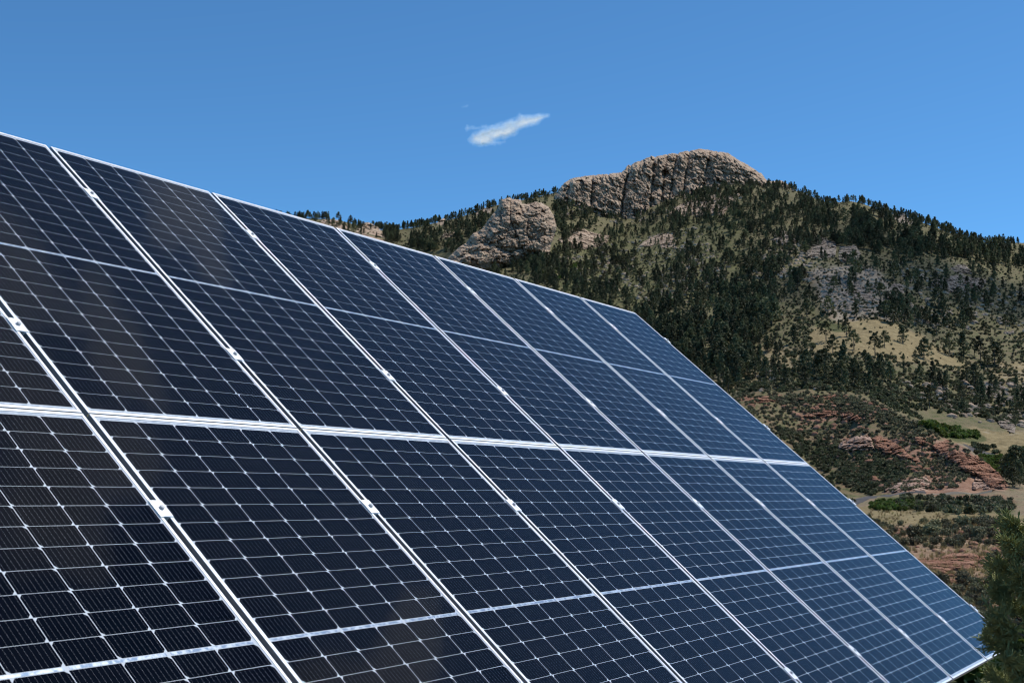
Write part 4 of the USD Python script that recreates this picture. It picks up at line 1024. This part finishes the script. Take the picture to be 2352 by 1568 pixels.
for kind in NAMES:
    its = [q for q in ITEMS if q[0] == kind]
    its.sort(key=lambda q: (q[8], -q[4] / math.hypot(q[1], q[2])))
    lim = min(LIMIT[kind], sum(not q[8] for q in its))
    name, category = NAMES[kind]
    for (k, x, y, z, s, px, py, wh, _) in its[:lim]:
        pr = SP_[kind][int(rng.integers(len(SP_[kind])))]
        sc = s / BASE_H[kind]
        wide = sc * (rng.uniform(1.15, 1.6) if wh == 'dry meadow' else rng.uniform(.8, 1.35)) if kind in ('pine', 'broadleaf') else sc * rng.uniform(.9, 1.15)
        rk = s / np.median([q[4] for q in its[:lim]])
        sz_ = 'small ' if rk < .82 else 'large ' if rk > 1.2 else ''
        t = thing(name, sz_ + WORDS[kind] + spot(px, py), category, f'{category}es on the {wh}' if category == 'bush' else f'{category}s on the {wh}', loc=(x, y, z), rotz=rng.uniform(0, 360), scale=(wide, wide, sc))
        t.GetReferences().AddInternalReference(pr); t.SetInstanceable(True)
    rest = its[lim:]
    if rest:
        path = unique('/World/' + {'pine': 'pine_forest', 'scrub': 'scrub_cover', 'dark_scrub': 'dark_scrub_cover', 'green_bush': 'green_thicket', 'boulder': 'scattered_boulders', 'red_stone': 'scattered_red_stones', 'grass': 'dry_grass', 'near_scrub': 'near_scrub_cover'}.get(kind, kind))
        pi = UsdGeom.PointInstancer.Define(stage, path)
        tag(pi, {'pine': 'distant pine forest covering the mountain slopes and ridges', 'scrub': 'grey-green scrub covering the far slopes', 'dark_scrub': 'dark green scrub covering the mountainside', 'boulder': 'far scattered boulders on the slopes',
                 'grass': 'dry yellow grass tufts on the near bank'}.get(kind, name.replace('_', ' ') + ' scattered over the ground'), category, kind='stuff')
        paths = []
        for i, pr in enumerate(SP_[kind]):
            pp = f'{path}/{["kind", "sort", "type", "form", "shape", "habit", "variety", "growth", "stand", "clump"][i]}'
            UsdGeom.Xform.Define(stage, pp)
            for nm, m, mt in PROTO[pr.rsplit('/', 1)[1]]:
                usdkit.mesh(stage, f'{pp}/{nm}', m, mt)
            paths.append(Sdf.Path(pp))
        pi.CreatePrototypesRel().SetTargets(paths)
        n = len(rest)
        pi.CreateProtoIndicesAttr(Vt.IntArray.FromNumpy(rng.integers(0, len(paths), n).astype(np.int32)))
        pi.CreatePositionsAttr(Vt.Vec3fArray.FromNumpy(np.array([(q[1], q[2], q[3]) for q in rest], np.float32)))
        sc = np.array([q[4] / BASE_H[kind] for q in rest]); wd = sc * rng.uniform(.8, 1.35, n)
        pi.CreateScalesAttr(Vt.Vec3fArray.FromNumpy(np.c_[wd, wd, sc].astype(np.float32)))
        ang = rng.uniform(0, np.pi, n)
        pi.CreateOrientationsAttr(Vt.QuathArray([Gf.Quath(float(math.cos(a)), 0, 0, float(math.sin(a))) for a in ang]))

# ------------------------------------------------------------------ the juniper in the foreground, right
def juniper():
    r = np.random.default_rng(12)
    d0 = 6.3
    base = at(2380, 1500, d0); bx, by = base[0], base[1]
    gz = float(ground(np.array([bx]), np.array([by]))[0])
    t = thing('juniper_tree', 'dark green juniper in front of the array\'s lower right corner', 'juniper', loc=(bx, by, gz))
    H = 1.585 - gz
    trunk_pts = np.array([[0.05, 0, -.25], [0.03, 0.0, H * .25], [-.01, .02, H * .5], [.0, 0, H * .75], [.0, .02, H * .99]])

    def tube(p, r0, r1, sides=6):
        p = np.asarray(p, float); n = len(p); tt = np.gradient(p, axis=0); tt /= np.linalg.norm(tt, axis=1, keepdims=True)
        a = np.cross(tt, [0.3, .9, .1]); a /= np.linalg.norm(a, axis=1, keepdims=True); b = np.cross(tt, a)
        th = np.arange(sides) * 2 * np.pi / sides; rad = np.linspace(r0, r1, n)
        v = (p[:, None] + rad[:, None, None] * (np.cos(th)[None, :, None] * a[:, None] + np.sin(th)[None, :, None] * b[:, None])).reshape(-1, 3)
        f = []
        for i in range(n - 1):
            for j in range(sides):
                q = [i * sides + j, i * sides + (j + 1) % sides, (i + 1) * sides + (j + 1) % sides, (i + 1) * sides + j]
                f += [(q[0], q[1], q[2]), (q[0], q[2], q[3])]
        return v, np.array(f)

    part('trunk', tube(trunk_pts, .036, .008, 8), M['bark'], t, True)
    # sprays: twigs that fork, dressed in short scale-leaf spikes
    V_, F_ = [], []

    def spike(p, d, ln, w):
        d = d / np.linalg.norm(d); a = np.cross(d, r.normal(size=3)); a /= np.linalg.norm(a); b = np.cross(d, a)
        i = len(V_)
        m = p + d * ln * .55
        V_.extend([p, m + a * w, m - a * .5 * w + b * .87 * w, m - a * .5 * w - b * .87 * w, p + d * ln])
        F_.extend([(i, i + 1, i + 2), (i, i + 2, i + 3), (i, i + 3, i + 1), (i + 4, i + 2, i + 1), (i + 4, i + 3, i + 2), (i + 4, i + 1, i + 3)])

    def spray(p, d, ln):
        d = d / np.linalg.norm(d)
        n = int(ln / .012)
        c = p.copy()
        for k in range(n):
            d = d + r.normal(size=3) * .09 + [0, 0, .03]; d /= np.linalg.norm(d)
            spike(c, d, .028, .0036)
            for s in range(2):
                sd_ = d * .75 + r.normal(size=3) * .55
                spike(c, sd_, r.uniform(.022, .05) * (1.15 - .5 * k / n), .0034)
            c = c + d * .012
    nb = 52
    for k in range(nb):
        f = k / nb
        z0 = H * (.16 + .80 * f)
        p0 = np.array([np.interp(z0, trunk_pts[:, 2], trunk_pts[:, 0]), np.interp(z0, trunk_pts[:, 2], trunk_pts[:, 1]), z0])
        az = k * 2.4 + r.uniform(-.4, .4)
        ln = (.21 * (1 - f) ** .4 + .085) * r.uniform(.75, 1.2)
        dr = np.array([math.cos(az), math.sin(az), r.uniform(.25, .7)])
        dr /= np.linalg.norm(dr)
        pts = [p0]
        for s in range(6):
            dr = dr + r.normal(size=3) * .12 + [0, 0, .03]; dr /= np.linalg.norm(dr)
            pts.append(pts[-1] + dr * ln / 6)
        pts = np.array(pts)
        part('branch', tube(pts, .011 * (1 - f * .6), .002, 5), M['bark'], t, True)
        dens = 46
        for s in range(dens):
            u_ = r.uniform(.25, 1.0) ** .8
            i = min(int(u_ * 6), 5); p = pts[i] + (pts[i + 1] - pts[i]) * (u_ * 6 - i)
            d = (pts[i + 1] - pts[i]); d = d / np.linalg.norm(d) * .8 + r.normal(size=3) * .55 + [0, 0, .25]
            spray(p, d, r.uniform(.04, .10))
    part('foliage', (np.array(V_), np.array(F_)), M['juniper'], t)


juniper()

# ------------------------------------------------------------------ clouds
M['cloud'] = usdkit.material(stage, L('cloud_vapour'), {'v': ('principled_volume', {'color': (1.0, 1.0, 1.0), 'density': 0.013, 'anisotropy': 0.62})}, volume='v.volume')


M['white_cloud'] = usdkit.material(stage, L('white_cloud'), {
    'a': ('attribute', {'attribute': 'cover'}), 'd': ('diffuse_bsdf', {'color': (0.93, 0.955, 0.99)}), 't': ('translucent_bsdf', {'color': (0.93, 0.955, 0.99)}),
    'm': ('mix_closure', {'fac': 0.55}), 'tr': ('transparent_bsdf', {'color': (1.0, 1.0, 1.0)}), 'o': ('mix_closure', {})},
    [('d.BSDF', 'm.closure1'), ('t.BSDF', 'm.closure2'), ('a.fac', 'o.fac'), ('tr.BSDF', 'o.closure1'), ('m.closure', 'o.closure2')], surface='o.closure')


def puff(outline, origin, ex, ey, ez, thick, step, seed, label, edge, name='cloud', cover=None, soft=0.6):
    """A closed body of vapour: an outline in the plane (ex, ey), swollen along ez, thin at its ragged rim."""
    pg = Polygon(outline).buffer(11 if edge == 14 else 0); x0, y0, x1, y1 = pg.bounds
    X, Y = np.meshgrid(np.arange(x0 - edge, x1 + edge, step), np.arange(y0 - edge, y1 + edge, step))
    ins = shapely.contains_xy(pg, X.ravel(), Y.ravel()).reshape(X.shape)
    sd = (distance_transform_edt(ins) - distance_transform_edt(~ins)) * step
    sc = edge * 2.2
    nz = fbm(np.stack([X / sc, Y / sc, 0 * X + seed * 3.1], -1), 5, seed)
    sd = gaussian_filter(sd, 1.0) + edge * 2.4 * (nz - .5)
    keep = sd > 0
    w = 0.5 * min(x1 - x0, y1 - y0) + edge
    h = thick * np.clip(sd / w, 0, 1) ** 0.9 * ((0.75 + 0.5 * fbm(np.stack([X / sc * .8, Y / sc * .8, 0 * X + 9], -1), 2, seed + 1)) if cover else (0.35 + 1.3 * fbm(np.stack([X / sc * 1.7, Y / sc * 1.7, 0 * X + 9], -1), 3, seed + 1))) + 0.4
    if cover:
        h = gaussian_filter(h, 5)
    P = origin + X[..., None] * ex + Y[..., None] * ey
    ii = -np.ones(X.shape, int); ii[keep] = np.arange(keep.sum()); n = int(keep.sum())
    c = keep[:-1, :-1] & keep[1:, :-1] & keep[1:, 1:] & keep[:-1, 1:]
    a, b_, c_, d_ = ii[:-1, :-1][c], ii[1:, :-1][c], ii[1:, 1:][c], ii[:-1, 1:][c]
    f1 = np.vstack([np.c_[a, b_, c_], np.c_[a, c_, d_]])
    es = {e: 1 for e in map(tuple, np.vstack([f1[:, [0, 1]], f1[:, [1, 2]], f1[:, [2, 0]]]))}
    rim = np.array([e for e in es if (e[1], e[0]) not in es])
    v = np.vstack([(P + h[..., None] * ez)[keep], (P - h[..., None] * ez)[keep]])
    f = np.vstack([f1, f1[:, ::-1] + n, np.c_[rim[:, 1], rim[:, 0], rim[:, 0] + n], np.c_[rim[:, 1], rim[:, 0] + n, rim[:, 1] + n]])
    used_ = np.unique(f); rm_ = np.zeros(len(v), int); rm_[used_] = np.arange(len(used_))
    m = trimesh.Trimesh(v[used_], rm_[f], process=False)
    trimesh.repair.fix_normals(m)
    if m.volume < 0:
        m.invert()
    o = usdkit.mesh(stage, unique('/World/' + name), m, M['cloud'] if cover is None else M['white_cloud'], cover is not None)
    if cover is not None:
        fr_ = np.clip(sd / (w * soft), 0, 1); fr_ = fr_ * fr_ * (3 - 2 * fr_)
        fine_ = fbm(np.stack([X / sc * 2.2, Y / sc * 3.5, 0 * X + 4], -1), 5, seed + 3)
        al = cover * np.clip(fr_ * (0.92 + 0.7 * (fine_ - .5)), 0, 1)
        al = 1 - np.sqrt(1 - np.clip(al, 0, .999))
        val = np.r_[al[keep], al[keep]][used_]
        UsdGeom.PrimvarsAPI(o).CreatePrimvar('cover', Sdf.ValueTypeNames.FloatArray, 'vertex').Set(Vt.FloatArray.FromNumpy(val.astype(np.float32)))
    tag(o, label, 'cloud')


def sky_point(az, el, dist):
    a, e = math.radians(az), math.radians(el)
    return np.array([math.sin(a) * math.cos(e), math.cos(a) * math.cos(e), math.sin(e)]) * dist


CC = at(1150, 300, 4200.0); vw = CC - [0, 0, EYE]; vw /= np.linalg.norm(vw)
rx = np.cross(vw, [0, 0, 1]); rx /= np.linalg.norm(rx); ry = np.cross(rx, vw)
ppm = F / np.linalg.norm(CC)


def cw(*pts): return [((1041.2 + .1042 * a - 1150) / ppm, -(232.7 + .1042 * b - 300) / ppm) for a, b in pts]


puff(cw((400, 830), (600, 650), (850, 560), (1130, 490), (1450, 360), (1750, 345), (1870, 305), (2060, 325), (1900, 430), (1650, 520), (1400, 660), (1150, 790), (900, 840), (760, 930), (560, 960), (430, 910)), CC, rx, ry, vw, 34.0, 1.3, 4, 'small bright white cloud in the blue sky left of the summit', 14, cover=0.999, soft=0.34)
puff(cw((220, 610), (300, 520), (560, 540), (900, 500), (950, 540), (650, 640), (420, 680), (260, 700)), CC + vw * 60 , rx, ry, vw, 5.0, 1.6, 6, 'faint wisp on the left side of the small white cloud', 13, cover=0.45, soft=0.7)
puff(cw((640, 900), (850, 850), (1150, 850), (1180, 900), (1000, 960), (760, 980)), CC + vw * 90, rx, ry, vw, 4.0, 1.6, 8, 'faint wisp under the small white cloud', 12, cover=0.4, soft=0.7)
puff(cw((150, 150), (350, 60), (480, 40), (500, 80), (330, 150), (200, 170)), CC + vw * 30, rx, ry, vw, 1.6, 1.6, 9, 'hardly visible wisp above the small white cloud', 9, cover=0.2, soft=1.0)


def overhead(centre, rx_, ry_, thick, seed, label):
    th = np.linspace(0, 2 * np.pi, 40)[:-1]
    k = 1 + .25 * np.sin(th * 3 + seed) + .18 * np.sin(th * 5 + 2 * seed)
    puff(np.c_[rx_ * k * np.cos(th), ry_ * k * np.sin(th)], np.asarray(centre), np.array([1, 0, 0]), np.array([0, 1, 0]), np.array([0, 0, 1]), thick, 9.0, seed, label, 60)


overhead(np.array([330, 950, 170]) + SUN * 1050, 150, 210, 70, 21, 'white cloud high over the right mountainside, shading it')
overhead(sky_point(19, 49, 2600), 260, 190, 80, 23, 'white cloud high over the valley, mirrored in the left panels')
overhead(sky_point(13.8, 45.6, 2700), 150, 90, 60, 31, 'thin white cloud high between the valley clouds, mirrored in the left panels')
overhead(sky_point(8.5, 48.5, 2800), 150, 130, 60, 24, 'small white cloud high over the ridge, mirrored in the leftmost panel')
overhead(sky_point(7.5, 41, 3000), 150, 130, 60, 26, 'white cloud high over the mountain, mirrored in the upper panels')

# ------------------------------------------------------------------ small timber frame by the road
sp = at(2055, 1172, 196); sz = float(ground(np.array([sp[0]]), np.array([sp[1]]))[0])
t = thing('wooden_bench', 'small pale timber stand on the dry grass beside the paved road', 'bench', loc=(sp[0], sp[1], sz), rotz=-8)
part('post', box(-.75, -.60, -.08, .08, -.2, 1.0), M['wood'], t)
part('post', box(.45, .60, -.08, .08, -.2, .62), M['wood'], t)
part('rail', box(-.58, .43, -.05, .05, .40, .56), M['wood'], t)
part('rail', box(-.58, .43, -.05, .05, .12, .26), M['wood'], t)
print('items', len(ITEMS), 'tris', len(tris))
